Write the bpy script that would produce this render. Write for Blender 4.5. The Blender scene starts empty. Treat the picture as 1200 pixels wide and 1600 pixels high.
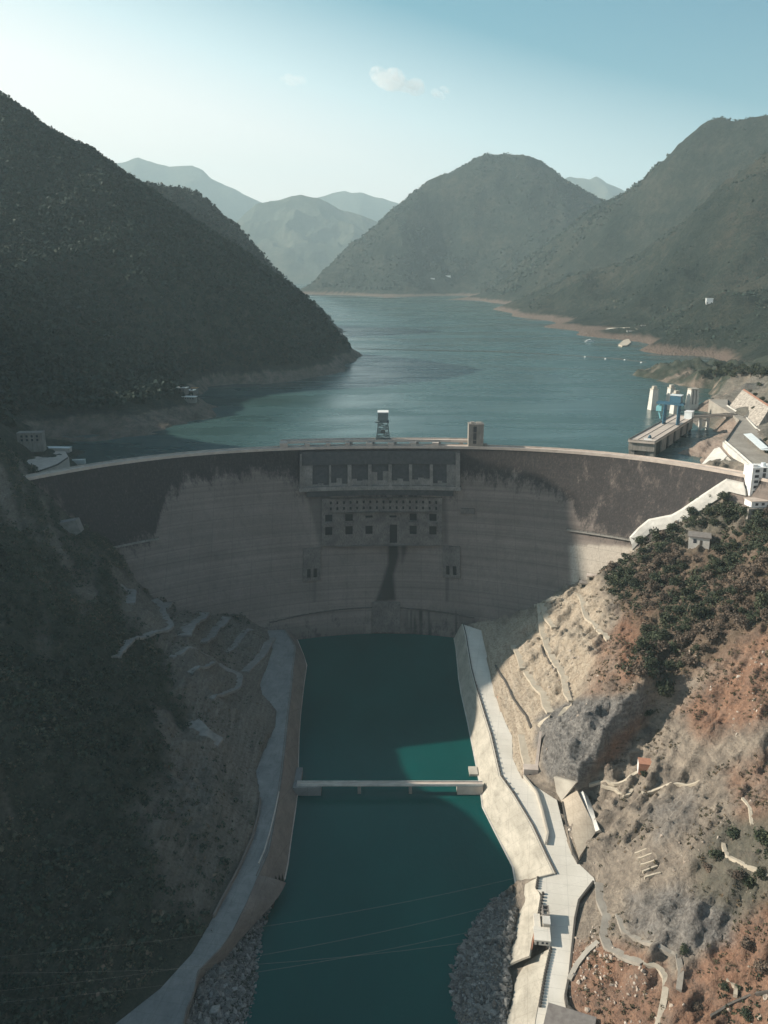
import bpy, bmesh, math, random
import numpy as np
from mathutils import Vector, Matrix
rad = math.radians
random.seed(7); RNG = np.random.default_rng(7)
scn = bpy.context.scene
COL = scn.collection

# ------------------------------------------------------------------ camera, sky, sun, exposure
F_PX, CAM_Z, PITCH = 1300.0, 400.0, math.atan(391/1300)
cd = bpy.data.cameras.new('camera'); cam = bpy.data.objects.new('camera', cd); COL.objects.link(cam)
cam.location = (0, 0, CAM_Z); cam.rotation_euler = (math.pi/2-PITCH, 0, 0)
cd.sensor_fit = 'HORIZONTAL'; cd.sensor_width = 36; cd.lens = 36*F_PX/1200
cd.clip_start = 1; cd.clip_end = 120000
scn.camera = cam

SUN_EL, SUN_AZ = rad(29), rad(6)               # the sun stands to the left and a little ahead (azimuth counted from -X towards +Y)
S = Vector((-math.cos(SUN_EL)*math.cos(SUN_AZ), math.cos(SUN_EL)*math.sin(SUN_AZ), math.sin(SUN_EL)))
w = bpy.data.worlds.new('World'); scn.world = w; w.use_nodes = True
nt = w.node_tree; bg = nt.nodes['Background']
sky = nt.nodes.new('ShaderNodeTexSky'); sky.sky_type = 'NISHITA'; sky.sun_disc = False
sky.sun_elevation = SUN_EL; sky.sun_rotation = rad(-90)+SUN_AZ
sky.altitude = 900; sky.air_density = 1.0; sky.dust_density = 4.0; sky.ozone_density = 1.6
tc = nt.nodes.new('ShaderNodeTexCoord'); sx = nt.nodes.new('ShaderNodeSeparateXYZ'); nt.links.new(tc.outputs['Generated'], sx.inputs[0])
def wm(op, a, b):
    x = nt.nodes.new('ShaderNodeMath'); x.operation = op
    for k, v in enumerate((a, b)):
        if isinstance(v, (int, float)): x.inputs[k].default_value = v
        else: nt.links.new(v, x.inputs[k])
    return x.outputs[0]
# the hazy air low over the valley: white towards the horizon and the sun's side, blue higher up and away from it
f = wm('ADD', wm('MULTIPLY', sx.outputs[2], 3.2), wm('MULTIPLY', sx.outputs[0], .9))
rp = nt.nodes.new('ShaderNodeValToRGB'); nt.links.new(wm('MULTIPLY', f, .7), rp.inputs[0])
el = rp.color_ramp.elements; el[0].position = .0; el[0].color = (17.5, 15.7, 14.4, 1); el[1].position = .90; el[1].color = (.05, 2.3, 4.2, 1)
for q, c in ((.22, (14.2, 14.0, 13.5, 1)), (.36, (9.0, 11.3, 11.8, 1)), (.58, (.8, 4.1, 5.8, 1))):
    e_ = el.new(q); e_.color = c
mk = nt.nodes.new('ShaderNodeMapRange'); mk.inputs[1].default_value = .28; mk.inputs[2].default_value = .46; mk.inputs[3].default_value = .9; mk.inputs[4].default_value = 0
nt.links.new(sx.outputs[2], mk.inputs[0])
mxs = nt.nodes.new('ShaderNodeMix'); mxs.data_type = 'RGBA'; nt.links.new(mk.outputs[0], mxs.inputs[0]); tn_ = nt.nodes.new('ShaderNodeMix'); tn_.data_type = 'RGBA'; tn_.blend_type = 'MULTIPLY'; tn_.inputs[0].default_value = 1; tn_.inputs[7].default_value = (.66, .96, 1.0, 1); nt.links.new(sky.outputs[0], tn_.inputs[6]); nt.links.new(tn_.outputs[2], mxs.inputs[6]); nt.links.new(rp.outputs[0], mxs.inputs[7])
nt.links.new(mxs.outputs[2], bg.inputs[0]); bg.inputs[1].default_value = 0.05
sl = bpy.data.lights.new('sun', 'SUN'); sl.energy = 4.6; sl.angle = rad(0.5); sl.color = (1.0, 0.90, 0.76)
so = bpy.data.objects.new('sun', sl); COL.objects.link(so); so.rotation_euler = S.to_track_quat('Z', 'Y').to_euler()
scn.view_settings.view_transform = 'Standard'; scn.view_settings.look = 'None'
scn.view_settings.exposure = 0.85; scn.view_settings.gamma = 1.0
scn.cycles.use_denoising = True; scn.cycles.max_bounces = 6
scn.cycles.diffuse_bounces = 3; scn.cycles.volume_bounces = 1; scn.cycles.transparent_max_bounces = 8

# ------------------------------------------------------------------ helpers
CP, SP = math.cos(PITCH), math.sin(PITCH)
def ray(px, py):
    u = (px-600)/F_PX; v = (800-py)/F_PX
    return np.array([u, CP+v*SP, -SP+v*CP])
ORI = np.array([0, 0, CAM_Z])
def atz(px, py, z):
    d = ray(px, py); return ORI+d*((z-CAM_Z)/d[2])
def aty(px, py, y):
    d = ray(px, py); return ORI+d*(y/d[1])
def proj(x, y, z):
    z = z-CAM_Z; f = np.maximum(y*CP-z*SP, 1e-3); up = y*SP+z*CP
    return 600+F_PX*x/f, 800-F_PX*up/f

def inpoly(px, py, poly):
    px = np.asarray(px, float); py = np.asarray(py, float); r = np.zeros(px.shape, bool)
    n = len(poly)
    for i in range(n):
        x0, y0 = poly[i][:2]; x1, y1 = poly[(i+1) % n][:2]
        if y0 == y1: continue
        c = ((y0 > py) != (y1 > py)) & (px < (x1-x0)*(py-y0)/(y1-y0)+x0)
        r ^= c
    return r
def polydist(px, py, line, closed=False):
    """distance from points to a polyline"""
    px = np.asarray(px, float); py = np.asarray(py, float); d = np.full(px.shape, 1e18)
    L = list(line)+([line[0]] if closed else [])
    for (a, b) in zip(L[:-1], L[1:]):
        ax, ay, bx, by = a[0], a[1], b[0], b[1]
        l2 = (bx-ax)**2+(by-ay)**2+1e-9
        t = np.clip(((px-ax)*(bx-ax)+(py-ay)*(by-ay))/l2, 0, 1)
        d = np.minimum(d, (px-ax-t*(bx-ax))**2+(py-ay-t*(by-ay))**2)
    return np.sqrt(d)
def sstep(a, b, x):
    t = np.clip((x-a)/(b-a), 0, 1); return t*t*(3-2*t)

def _hash(ix, iy, seed):
    h = (ix.astype(np.int64)*374761393+iy.astype(np.int64)*668265263+seed*1442695041) & 0x7fffffff
    h = ((h ^ (h >> 13))*1274126177) & 0x7fffffff
    h = (h ^ (h >> 16))
    return (h & 0xffff)/65535.0
def vnoise(x, y, seed=0):
    ix = np.floor(x); iy = np.floor(y); fx = x-ix; fy = y-iy
    fx = fx*fx*fx*(fx*(fx*6-15)+10); fy = fy*fy*fy*(fy*(fy*6-15)+10)
    a = _hash(ix, iy, seed); b = _hash(ix+1, iy, seed); c = _hash(ix, iy+1, seed); d = _hash(ix+1, iy+1, seed)
    return (a+(b-a)*fx)*(1-fy)+(c+(d-c)*fx)*fy
def fbm(x, y, s, octv=4, seed=0, gain=.5):
    x = np.asarray(x, float)/s; y = np.asarray(y, float)/s; r = 0; a = 1; t = 0
    for o in range(octv):
        r = r+a*(vnoise(x, y, seed+o*17)-.5)*2; t += a; a *= gain
        x, y = x*1.62-y*1.18+3.1, x*1.18+y*1.62-7.7
    return r/t
def ridged(x, y, s, octv=4, seed=0):
    x = np.asarray(x, float)/s; y = np.asarray(y, float)/s; r = 0; a = 1; t = 0
    for o in range(octv):
        r = r+a*(1-np.abs(vnoise(x, y, seed+o*23)-.5)*2*1.6); t += a; a *= .5
        x, y = x*1.62-y*1.18+3.1, x*1.18+y*1.62-7.7
    return r/t
class TPS:
    def __init__(s, P, lam=1e-4):
        P = np.array(P, float); s.sc = 500.0; s.X = P[:, :2]/s.sc; n = len(P)
        K = s.k(s.X, s.X)+np.eye(n)*lam
        A = np.zeros((n+3, n+3)); A[:n, :n] = K; A[:n, n] = 1; A[:n, n+1:] = s.X; A[n, :n] = 1; A[n+1:, :n] = s.X.T
        s.w = np.linalg.solve(A, np.concatenate([P[:, 2], [0, 0, 0]])); s.n = n
    def k(s, a, b):
        r2 = ((a[:, None, :]-b[None, :, :])**2).sum(-1)
        return .5*r2*np.log(r2+1e-12)
    def __call__(s, x, y):
        sh = np.shape(x); q = np.stack([np.ravel(x), np.ravel(y)], 1)/s.sc; out = np.empty(len(q))
        for i in range(0, len(q), 20000):
            c = q[i:i+20000]; out[i:i+20000] = s.k(c, s.X)@s.w[:s.n]+s.w[s.n]+c@s.w[s.n+1:]
        return out.reshape(sh)

# --- objects
def tag(o, label=None, cat=None, group=None, kind=None):
    if label: o['label'] = label
    if cat: o['category'] = cat
    if group: o['group'] = group
    if kind: o['kind'] = kind
    return o
def empty(name, loc, label, cat, group=None, rz=0):
    o = bpy.data.objects.new(name, None); COL.objects.link(o); o.location = loc; o.rotation_euler = (0, 0, rz)
    o.empty_display_size = 1; return tag(o, label, cat, group)
def raw_mesh(name, V, Fc, mats, parent=None, smooth=False, midx=None, attrs=None):
    """V (n,3), Fc an array of quads/tris or a list of polygons"""
    me = bpy.data.meshes.new(name); V = np.asarray(V, float)
    if isinstance(Fc, np.ndarray):
        k = Fc.shape[1]; m = len(Fc)
        me.vertices.add(len(V)); me.vertices.foreach_set('co', V.astype(np.float32).ravel())
        me.loops.add(m*k); me.loops.foreach_set('vertex_index', Fc.astype(np.int32).ravel())
        me.polygons.add(m); me.polygons.foreach_set('loop_start', np.arange(0, m*k, k, dtype=np.int32))
        me.polygons.foreach_set('loop_total', np.full(m, k, np.int32))
        me.update(calc_edges=True)
    else:
        me.from_pydata([tuple(v) for v in V], [], [tuple(f) for f in Fc]); me.update()
    if not isinstance(mats, (list, tuple)): mats = [mats]
    for m_ in mats: me.materials.append(m_)
    if midx is not None: me.polygons.foreach_set('material_index', np.asarray(midx, np.int32))
    me.polygons.foreach_set('use_smooth', np.full(len(me.polygons), smooth))
    for (an, dom, typ, arr) in (attrs or []):
        a = me.attributes.new(an, typ, dom)
        a.data.foreach_set('color' if 'COLOR' in typ else 'value', np.asarray(arr, np.float32).ravel())
    o = bpy.data.objects.new(name, me); COL.objects.link(o)
    if parent: o.parent = parent
    return o
class MB:
    """collects boxes, prisms, bars and tubes; build() links them as ONE mesh object"""
    def __init__(s): s.v = []; s.f = []; s.m = []
    def add(s, vs, fs, m=0):
        b = len(s.v); s.v += [tuple(map(float, v)) for v in vs]; s.f += [tuple(b+i for i in f) for f in fs]; s.m += [m]*len(fs); return s
    def hexa(s, p, m=0):      # 8 corners: bottom four then top four, counter-clockwise
        return s.add(p, [(3, 2, 1, 0), (4, 5, 6, 7), (0, 1, 5, 4), (1, 2, 6, 5), (2, 3, 7, 6), (3, 0, 4, 7)], m)
    def box(s, x0, x1, y0, y1, z0, z1, m=0, rz=0, o=(0, 0, 0)):
        c, n = math.cos(rz), math.sin(rz)
        P = [(x, y, z) for z in (z0, z1) for (x, y) in ((x0, y0), (x1, y0), (x1, y1), (x0, y1))]
        return s.hexa([(o[0]+x*c-y*n, o[1]+x*n+y*c, o[2]+z) for (x, y, z) in P], m)
    def prism(s, poly, z0, z1, m=0):
        n = len(poly); z0 = z0 if hasattr(z0, '__len__') else [z0]*n; z1 = z1 if hasattr(z1, '__len__') else [z1]*n
        ar = sum(poly[i][0]*poly[(i+1) % n][1]-poly[(i+1) % n][0]*poly[i][1] for i in range(n))
        idx = list(range(n)) if ar > 0 else list(range(n))[::-1]
        vs = [(poly[i][0], poly[i][1], z0[i]) for i in idx]+[(poly[i][0], poly[i][1], z1[i]) for i in idx]
        fs = [tuple(range(n))[::-1], tuple(range(n, 2*n))]+[(i, (i+1) % n, n+(i+1) % n, n+i) for i in range(n)]
        return s.add(vs, fs, m)
    def bar(s, a, b, w, h=None, m=0, up=(0, 0, 1)):
        a = Vector(a); b = Vector(b); d = (b-a).normalized(); u = Vector(up)
        if abs(d.dot(u)) > .98: u = Vector((0, 1, 0))
        r = d.cross(u).normalized()*(w/2); q = r.cross(d).normalized()*((h or w)/2)
        P = [a-r-q, a+r-q, b+r-q, b-r-q, a-r+q, a+r+q, b+r+q, b-r+q]
        return s.hexa(P, m)
    def tube(s, pts, r, n=6, m=0):
        pts = [Vector(p) for p in pts]; b = len(s.v); k = len(pts); rr = r if hasattr(r, '__len__') else [r]*k
        for i, p in enumerate(pts):
            d = (pts[min(i+1, k-1)]-pts[max(i-1, 0)]).normalized(); u = Vector((0, 0, 1)) if abs(d.z) < .9 else Vector((1, 0, 0))
            x = d.cross(u).normalized(); y = x.cross(d)
            for j in range(n):
                a = 2*math.pi*j/n; q = p+(x*math.cos(a)+y*math.sin(a))*rr[i]; s.v.append(tuple(q))
        for i in range(k-1):
            for j in range(n):
                s.f.append((b+i*n+j, b+i*n+(j+1) % n, b+(i+1)*n+(j+1) % n, b+(i+1)*n+j)); s.m.append(m)
        s.f.append(tuple(b+j for j in range(n))[::-1]); s.m.append(m)
        s.f.append(tuple(b+(k-1)*n+j for j in range(n))); s.m.append(m); return s
    def build(s, name, mats, parent=None, smooth=False, loc=None):
        V = np.array(s.v)
        if loc is not None: V = V-np.array(loc)
        o = raw_mesh(name, V, s.f, mats, parent, smooth, s.m)
        if loc is not None: o.location = loc
        return o
def part(mb, name, mats, parent, smooth=False):
    """mesh given in world coordinates, parented to an Empty without moving"""
    V = np.array(mb.v); L = parent.matrix_world if False else parent
    off = np.array(parent.location); c, n = math.cos(-parent.rotation_euler.z), math.sin(-parent.rotation_euler.z)
    p = parent
    while p.parent: p = p.parent; off = off+np.array(p.location)
    V = V-off
    if parent.rotation_euler.z: V = np.stack([V[:, 0]*c-V[:, 1]*n, V[:, 0]*n+V[:, 1]*c, V[:, 2]], 1)
    return raw_mesh(name, V, mb.f, mats, parent, smooth, mb.m)
def resample(pts, n):
    P = np.array(pts, float); d = np.r_[0, np.cumsum(np.linalg.norm(np.diff(P, axis=0), axis=1))]
    t = np.linspace(0, d[-1], n); return np.stack([np.interp(t, d, P[:, i]) for i in range(P.shape[1])], 1)
# ------------------------------------------------------------------ materials
def new_mat(name):
    m = bpy.data.materials.new(name); m.use_nodes = True; t = m.node_tree
    return m, t, t.nodes['Principled BSDF']
class NT:
    def __init__(s, t): s.t = t
    def n(s, typ, **k):
        x = s.t.nodes.new('ShaderNode'+typ)
        for a, v in k.items():
            if a.startswith('i_'): x.inputs[a[2:]].default_value = v
            else: setattr(x, a, v)
        return x
    def l(s, a, b): s.t.links.new(a, b)
    def pos(s, scale=(1, 1, 1), rot=(0, 0, 0)):
        g = s.n('NewGeometry'); mp = s.n('Mapping'); mp.inputs['Scale'].default_value = scale; mp.inputs['Rotation'].default_value = rot
        mp.vector_type = 'TEXTURE' if False else 'POINT'
        s.l(g.outputs['Position'], mp.inputs['Vector']); return mp.outputs[0]
    def noise(s, vec, scale, detail=4, rough=.55, dist=0):
        x = s.n('TexNoise'); x.inputs['Scale'].default_value = scale; x.inputs['Detail'].default_value = detail
        x.inputs['Roughness'].default_value = rough; x.inputs['Distortion'].default_value = dist
        if vec is not None: s.l(vec, x.inputs['Vector'])
        return x.outputs['Fac']
    def ramp(s, fac, stops):
        r = s.n('ValToRGB'); e = r.color_ramp.elements
        while len(e) < len(stops): e.new(.5)
        for q, (p, c) in zip(e, stops): q.position = p; q.color = (*c, 1) if len(c) == 3 else c
        s.l(fac, r.inputs[0]); return r.outputs[0]
    def mix(s, fac, a, b, mode='MIX'):
        x = s.n('Mix'); x.data_type = 'RGBA'; x.blend_type = mode
        for sock, v in ((x.inputs[0], fac), (x.inputs[6], a), (x.inputs[7], b)):
            if hasattr(v, 'default_value') or hasattr(v, 'is_linked'): s.l(v, sock)
            elif isinstance(v, (int, float)): sock.default_value = v
            else: sock.default_value = (*v, 1)
        return x.outputs[2]
    def math(s, op, a, b=0.0, clamp=False):
        x = s.n('Math'); x.operation = op; x.use_clamp = clamp
        for sock, v in ((x.inputs[0], a), (x.inputs[1], b)):
            if isinstance(v, (int, float)): sock.default_value = v
            else: s.l(v, sock)
        return x.outputs[0]
    def attr(s, name): return s.n('Attribute', attribute_name=name)
    def bump(s, h, strength, dist, normal=None):
        x = s.n('Bump'); x.inputs['Strength'].default_value = strength; x.inputs['Distance'].default_value = dist
        s.l(h, x.inputs['Height'])
        if normal is not None: s.l(normal, x.inputs['Normal'])
        return x.outputs[0]
def simple(name, c1, c2, scale=.5, rough=.8, bump=.3, bd=.1, metal=0, detail=5, stretch=(1, 1, 1), streak=0, joints=0, blot=0):
    m, t, p = new_mat(name); N = NT(t); v = N.pos(stretch)
    f = N.noise(v, scale, detail, .6); c = N.ramp(f, [(.32, c1), (.68, c2)])
    if streak:
        st = N.noise(N.pos((1, 1, .06)), .9, 3, .7); c = N.mix(N.math('MULTIPLY', N.ramp(st, [(.45, (0, 0, 0)), (.75, (1, 1, 1))]), streak), c, tuple(.35*q for q in c1))
    if blot:
        b1 = N.noise(N.pos((1, .35, 1), (0, 0, rad(8))), .16, 6, .72, 1.5); b2 = N.noise(N.pos(), .9, 5, .75)
        c = N.mix(N.math('MULTIPLY', N.ramp(N.math('ADD', N.math('MULTIPLY', b1, .65), N.math('MULTIPLY', b2, .35)), [(.47, (0, 0, 0)), (.66, (1, 1, 1))]), blot), c, tuple(.42*q for q in c1))
    if joints:
        br = N.n('TexBrick'); br.inputs['Scale'].default_value = 1.0; br.inputs['Brick Width'].default_value = joints; br.inputs['Row Height'].default_value = joints*.7; br.inputs['Mortar Size'].default_value = .22; br.inputs['Mortar Smooth'].default_value = .3
        br.offset = 0; N.l(N.pos((1, 1, 1), (0, 0, rad(10))), br.inputs['Vector'])
        c = N.mix(N.math('MULTIPLY', br.outputs['Fac'], .24), c, tuple(.4*q for q in c1))
    N.l(c, p.inputs['Base Color']); p.inputs['Roughness'].default_value = rough; p.inputs['Metallic'].default_value = metal
    if bump:
        N.l(N.bump(N.noise(N.pos(), scale*4, 4, .6), bump, bd), p.inputs['Normal'])
    return m
MT = {}
MT['conc'] = simple('pale_concrete', (.34, .31, .265), (.50, .465, .40), .07, .85, .25, .15)
MT['white'] = simple('white_concrete', (.50, .48, .44), (.68, .66, .61), .09, .8, .15, .1, blot=.25)
MT['deck'] = simple('terrace_concrete', (.60, .565, .495), (.74, .70, .625), .035, .85, .12, .05, detail=8, joints=13, blot=.12)
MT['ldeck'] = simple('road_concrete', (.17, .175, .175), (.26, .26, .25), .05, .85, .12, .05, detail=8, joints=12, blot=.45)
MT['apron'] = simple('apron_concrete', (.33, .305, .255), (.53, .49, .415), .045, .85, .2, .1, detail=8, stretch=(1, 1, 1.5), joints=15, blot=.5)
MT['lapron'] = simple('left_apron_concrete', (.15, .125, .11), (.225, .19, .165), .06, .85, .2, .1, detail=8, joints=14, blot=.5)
MT['dark'] = simple('recess_shade', (.006, .007, .007), (.014, .015, .015), .3, .8, 0)  # near-black colour stands in for the shade inside holes and bays
MT['line'] = simple('dark_joint', (.06, .055, .05), (.10, .09, .08), .4, .85, 0)
MT['steel'] = simple('dark_gate_steel', (.028, .028, .029), (.062, .060, .060), .25, .55, .2, .05, streak=.4)
MT['grey'] = simple('grey_concrete', (.20, .185, .165), (.30, .28, .25), .12, .85, .25, .1, streak=.5)
MT['slab'] = simple('tan_slab_concrete', (.33, .28, .22), (.44, .38, .305), .08, .88, .25, .15, joints=9, blot=.3)
MT['pierc'] = simple('pier_concrete', (.15, .137, .125), (.27, .245, .22), .1, .88, .25, .15, streak=.6)
MT['damc'] = simple('outlet_concrete', (.10, .088, .08), (.195, .168, .148), .1, .88, .25, .15, streak=.8)
MT['tower'] = simple('stained_concrete', (.22, .20, .18), (.34, .31, .275), .1, .85, .2, .1, streak=.75)
MT['pink'] = simple('weathered_concrete', (.44, .37, .32), (.58, .50, .435), .15, .85, .2, .1)
MT['bluesteel'] = simple('blue_steel', (.03, .10, .16), (.05, .15, .22), .4, .5, .1, .05)
MT['greensteel'] = simple('grey_green_steel', (.09, .13, .135), (.14, .18, .185), .4, .55, .1, .05)
MT['paint'] = simple('white_paint', (.72, .73, .72), (.82, .82, .80), .2, .6, .05, .05)
MT['glass'] = simple('window_glass', (.02, .03, .04), (.05, .06, .075), .4, .15, 0)
MT['roofg'] = simple('grey_roofing', (.17, .15, .14), (.25, .23, .21), .3, .85, .2, .1)
MT['roofb'] = simple('pale_blue_roof', (.60, .66, .68), (.74, .79, .80), .2, .5, .1, .05)
MT['brick'] = simple('red_brick_render', (.36, .17, .11), (.46, .24, .16), .5, .9, .2, .1)
MT['road'] = simple('worn_road_surface', (.24, .215, .185), (.36, .33, .285), .05, .9, .15, .05, detail=7, blot=.4)
MT['path'] = simple('dusty_path', (.40, .35, .275), (.52, .46, .37), .2, .9, .3, .1)
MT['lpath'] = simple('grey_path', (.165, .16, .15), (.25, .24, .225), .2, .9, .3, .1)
MT['metal'] = simple('galvanised_metal', (.30, .31, .31), (.42, .43, .42), 1, .5, 0, 0, .3)
MT['cable'] = simple('aluminium_cable', (.30, .28, .25), (.4, .37, .33), 1, .5, 0, 0)
MT['bark'] = simple('bark', (.09, .07, .055), (.16, .13, .10), 3, .9, .4, .05)
MT['orange'] = simple('ochre_clay', (.42, .24, .11), (.55, .34, .17), .2, .9, .3, .2)
MT['striped'] = simple('ribbed_shotcrete', (.17, .15, .13), (.50, .45, .39), .32, .9, .6, .6, stretch=(1.6, .5, .06))

def leaf_mat(name, cols, objvar=.25, trans=0):
    m, t, p = new_mat(name); N = NT(t)
    a = N.attr('tint'); oi = N.n('ObjectInfo')
    c = N.ramp(a.outputs['Fac'], cols)
    hv = N.n('HueSaturation'); N.l(c, hv.inputs['Color'])
    N.l(N.math('ADD', N.math('MULTIPLY', oi.outputs['Random'], objvar*2), 1-objvar), hv.inputs['Value'])
    N.l(hv.outputs[0], p.inputs['Base Color']); p.inputs['Roughness'].default_value = .75
    p.inputs['Specular IOR Level'].default_value = .2
    return m
MT['leaf'] = leaf_mat('green_foliage', [(0, (.014, .022, .015)), (.5, (.036, .048, .029)), (1, (.080, .086, .048))])
MT['leafb'] = leaf_mat('dry_foliage', [(0, (.042, .034, .028)), (.5, (.105, .080, .062)), (1, (.185, .14, .105))])
MT['leaff'] = leaf_mat('forest_foliage', [(0, (.012, .026, .022)), (.5, (.026, .044, .034)), (.85, (.042, .056, .040)), (1, (.060, .056, .042))])
MT['leafs'] = leaf_mat('shrub_foliage', [(0, (.012, .026, .021)), (.38, (.034, .056, .041)), (.65, (.078, .084, .058)), (1, (.17, .125, .092))])
MT['scrub'] = leaf_mat('scrub_foliage', [(0, (.04, .045, .025)), (.5, (.09, .075, .045)), (1, (.17, .12, .075))])

def terrain_mat():
    m, t, p = new_mat('terrain_surface'); N = NT(t)
    P0 = N.pos()
    big = N.noise(P0, .012, 6, .6); mid = N.noise(P0, .07, 6, .65); fine = N.noise(P0, .45, 5, .7)
    strat = N.noise(N.pos((.05, .05, .30), (rad(32), rad(-28), 0)), 1.0, 6, .65, .6)
    strat2 = N.noise(N.pos((.25, .02, .06), (0, rad(35), rad(20))), 1.0, 6, .7, .8)
    rock = N.ramp(N.math('ADD', N.math('MULTIPLY', strat, .55), N.math('MULTIPLY', mid, .45)),
                  [(.30, (.095, .083, .073)), (.44, (.195, .166, .138)), (.56, (.295, .250, .203)), (.72, (.42, .36, .29))])
    cut = N.ramp(N.math('ADD', N.math('MULTIPLY', strat2, .6), N.math('MULTIPLY', fine, .4)),
                 [(.28, (.22, .17, .125)), (.43, (.36, .295, .225)), (.58, (.47, .40, .315)), (.75, (.60, .53, .43))])
    red = N.ramp(N.math('ADD', N.math('MULTIPLY', fine, .6), N.math('MULTIPLY', mid, .4)),
                 [(.30, (.085, .052, .040)), (.46, (.205, .098, .060)), (.60, (.285, .160, .102)), (.78, (.40, .30, .225))])
    veg = N.ramp(N.math('ADD', N.math('MULTIPLY', fine, .5), N.math('MULTIPLY', mid, .5)),
                 [(.32, (.018, .030, .025)), (.50, (.046, .056, .043)), (.66, (.10, .094, .074))])
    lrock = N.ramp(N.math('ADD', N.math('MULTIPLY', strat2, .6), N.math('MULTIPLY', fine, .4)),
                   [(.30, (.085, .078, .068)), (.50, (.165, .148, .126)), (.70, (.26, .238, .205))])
    grey = N.ramp(N.math('ADD', N.math('MULTIPLY', strat, .4), N.math('MULTIPLY', fine, .6)),
                  [(.30, (.05, .049, .048)), (.48, (.150, .144, .138)), (.68, (.33, .31, .285))])
    band = N.ramp(N.math('ADD', N.math('MULTIPLY', strat2, .5), N.math('MULTIPLY', fine, .5)),
                  [(.30, (.21, .155, .125)), (.50, (.32, .245, .20)), (.72, (.42, .35, .29))])
    vo = N.n('TexVoronoi', feature='DISTANCE_TO_EDGE'); vo.inputs['Scale'].default_value = .11; N.l(N.pos((1, .45, .8), (0, 0, rad(-36))), vo.inputs['Vector'])
    crack = N.ramp(vo.outputs['Distance'], [(.0, (0, 0, 0)), (.10, (1, 1, 1))])
    c = rock
    edge = N.math('SUBTRACT', N.math('MULTIPLY', mid, 1.0), .5)
    def lay(c, col, an):
        a = N.attr(an).outputs['Fac']
        k = N.math('ADD', a, N.math('MULTIPLY', edge, N.math('MULTIPLY', N.math('MULTIPLY', a, N.math('SUBTRACT', 1.0, a)), 6.0)), True)
        return N.mix(k, c, col)
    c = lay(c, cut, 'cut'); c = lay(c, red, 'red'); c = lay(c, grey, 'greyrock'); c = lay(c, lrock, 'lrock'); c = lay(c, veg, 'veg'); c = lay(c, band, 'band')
    notveg = N.math('SUBTRACT', 1.0, N.attr('veg').outputs['Fac'])
    c = N.mix(N.math('MULTIPLY', N.math('SUBTRACT', 1.0, crack), N.math('MULTIPLY', notveg, .12)), c, (.05, .045, .04))
    c = N.mix(N.math('MULTIPLY', N.ramp(fine, [(.34, (1, 1, 1)), (.48, (0, 0, 0))]), N.math('MULTIPLY', notveg, .45)), c, (.07, .058, .048))
    N.l(c, p.inputs['Base Color']); p.inputs['Roughness'].default_value = .92; p.inputs['Specular IOR Level'].default_value = .15
    h = N.math('ADD', N.math('MULTIPLY', strat, .5), N.math('ADD', N.math('MULTIPLY', mid, .5), N.math('MULTIPLY', fine, .35)))
    N.l(N.bump(h, 1.0, 4.5), p.inputs['Normal'])
    return m
MT['terrain'] = terrain_mat()
def hill_mat(name, dark, midc, light, s=1.0):
    m, t, p = new_mat(name); N = NT(t); P0 = N.pos()
    a = N.noise(P0, .0035*s, 6, .65); b = N.noise(P0, .03*s, 6, .7); f = N.noise(P0, .16*s, 3, .7)
    x = N.math('ADD', N.math('MULTIPLY', a, .42), N.math('ADD', N.math('MULTIPLY', b, .36), N.math('MULTIPLY', f, .22)))
    c = N.ramp(x, [(.40, dark), (.50, midc), (.60, light)])
    bd = N.attr('band').outputs['Fac']
    c = N.mix(bd, c, (.27, .20, .165))
    N.l(c, p.inputs['Base Color']); p.inputs['Roughness'].default_value = .95; p.inputs['Specular IOR Level'].default_value = .1
    N.l(N.bump(N.math('ADD', b, f), 1.0, 22), p.inputs['Normal'])
    return m
MT['hill'] = hill_mat('hill_scrub', (.016, .028, .024), (.038, .050, .040), (.088, .084, .064))
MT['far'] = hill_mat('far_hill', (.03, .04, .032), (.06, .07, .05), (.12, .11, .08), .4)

def water_mat(name, c1, c2, r0, r1, bs, bstr, spec):
    m, t, p = new_mat(name); N = NT(t)
    n1 = N.noise(N.pos((1, .55, 1)), .006, 5, .55)
    N.l(N.ramp(n1, [(.35, c1), (.65, c2)]), p.inputs['Base Color'])
    wind = N.noise(N.pos((.35, 1.6, 1), (0, 0, rad(12))), .009, 6, .62, .6)
    N.l(N.ramp(wind, [(.36, (r0,)*3), (.62, (r1,)*3)]), p.inputs['Roughness']); p.inputs['IOR'].default_value = 1.33; p.inputs['Specular IOR Level'].default_value = spec
    h = N.math('ADD', N.noise(N.pos((1, .6, 1)), bs, 5, .65), N.math('MULTIPLY', N.noise(N.pos((1, .5, 1)), bs*.12, 3, .5), 1.5))
    N.l(N.bump(h, bstr, .8), p.inputs['Normal'])
    return m
MT['lake'] = water_mat('reservoir_surface', (.030, .070, .070), (.044, .092, .089), .12, .36, .25, .45, .6)
MT['pool'] = water_mat('pool_surface', (.001, .052, .050), (.002, .082, .074), .06, .22, .35, .25, .22)

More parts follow.
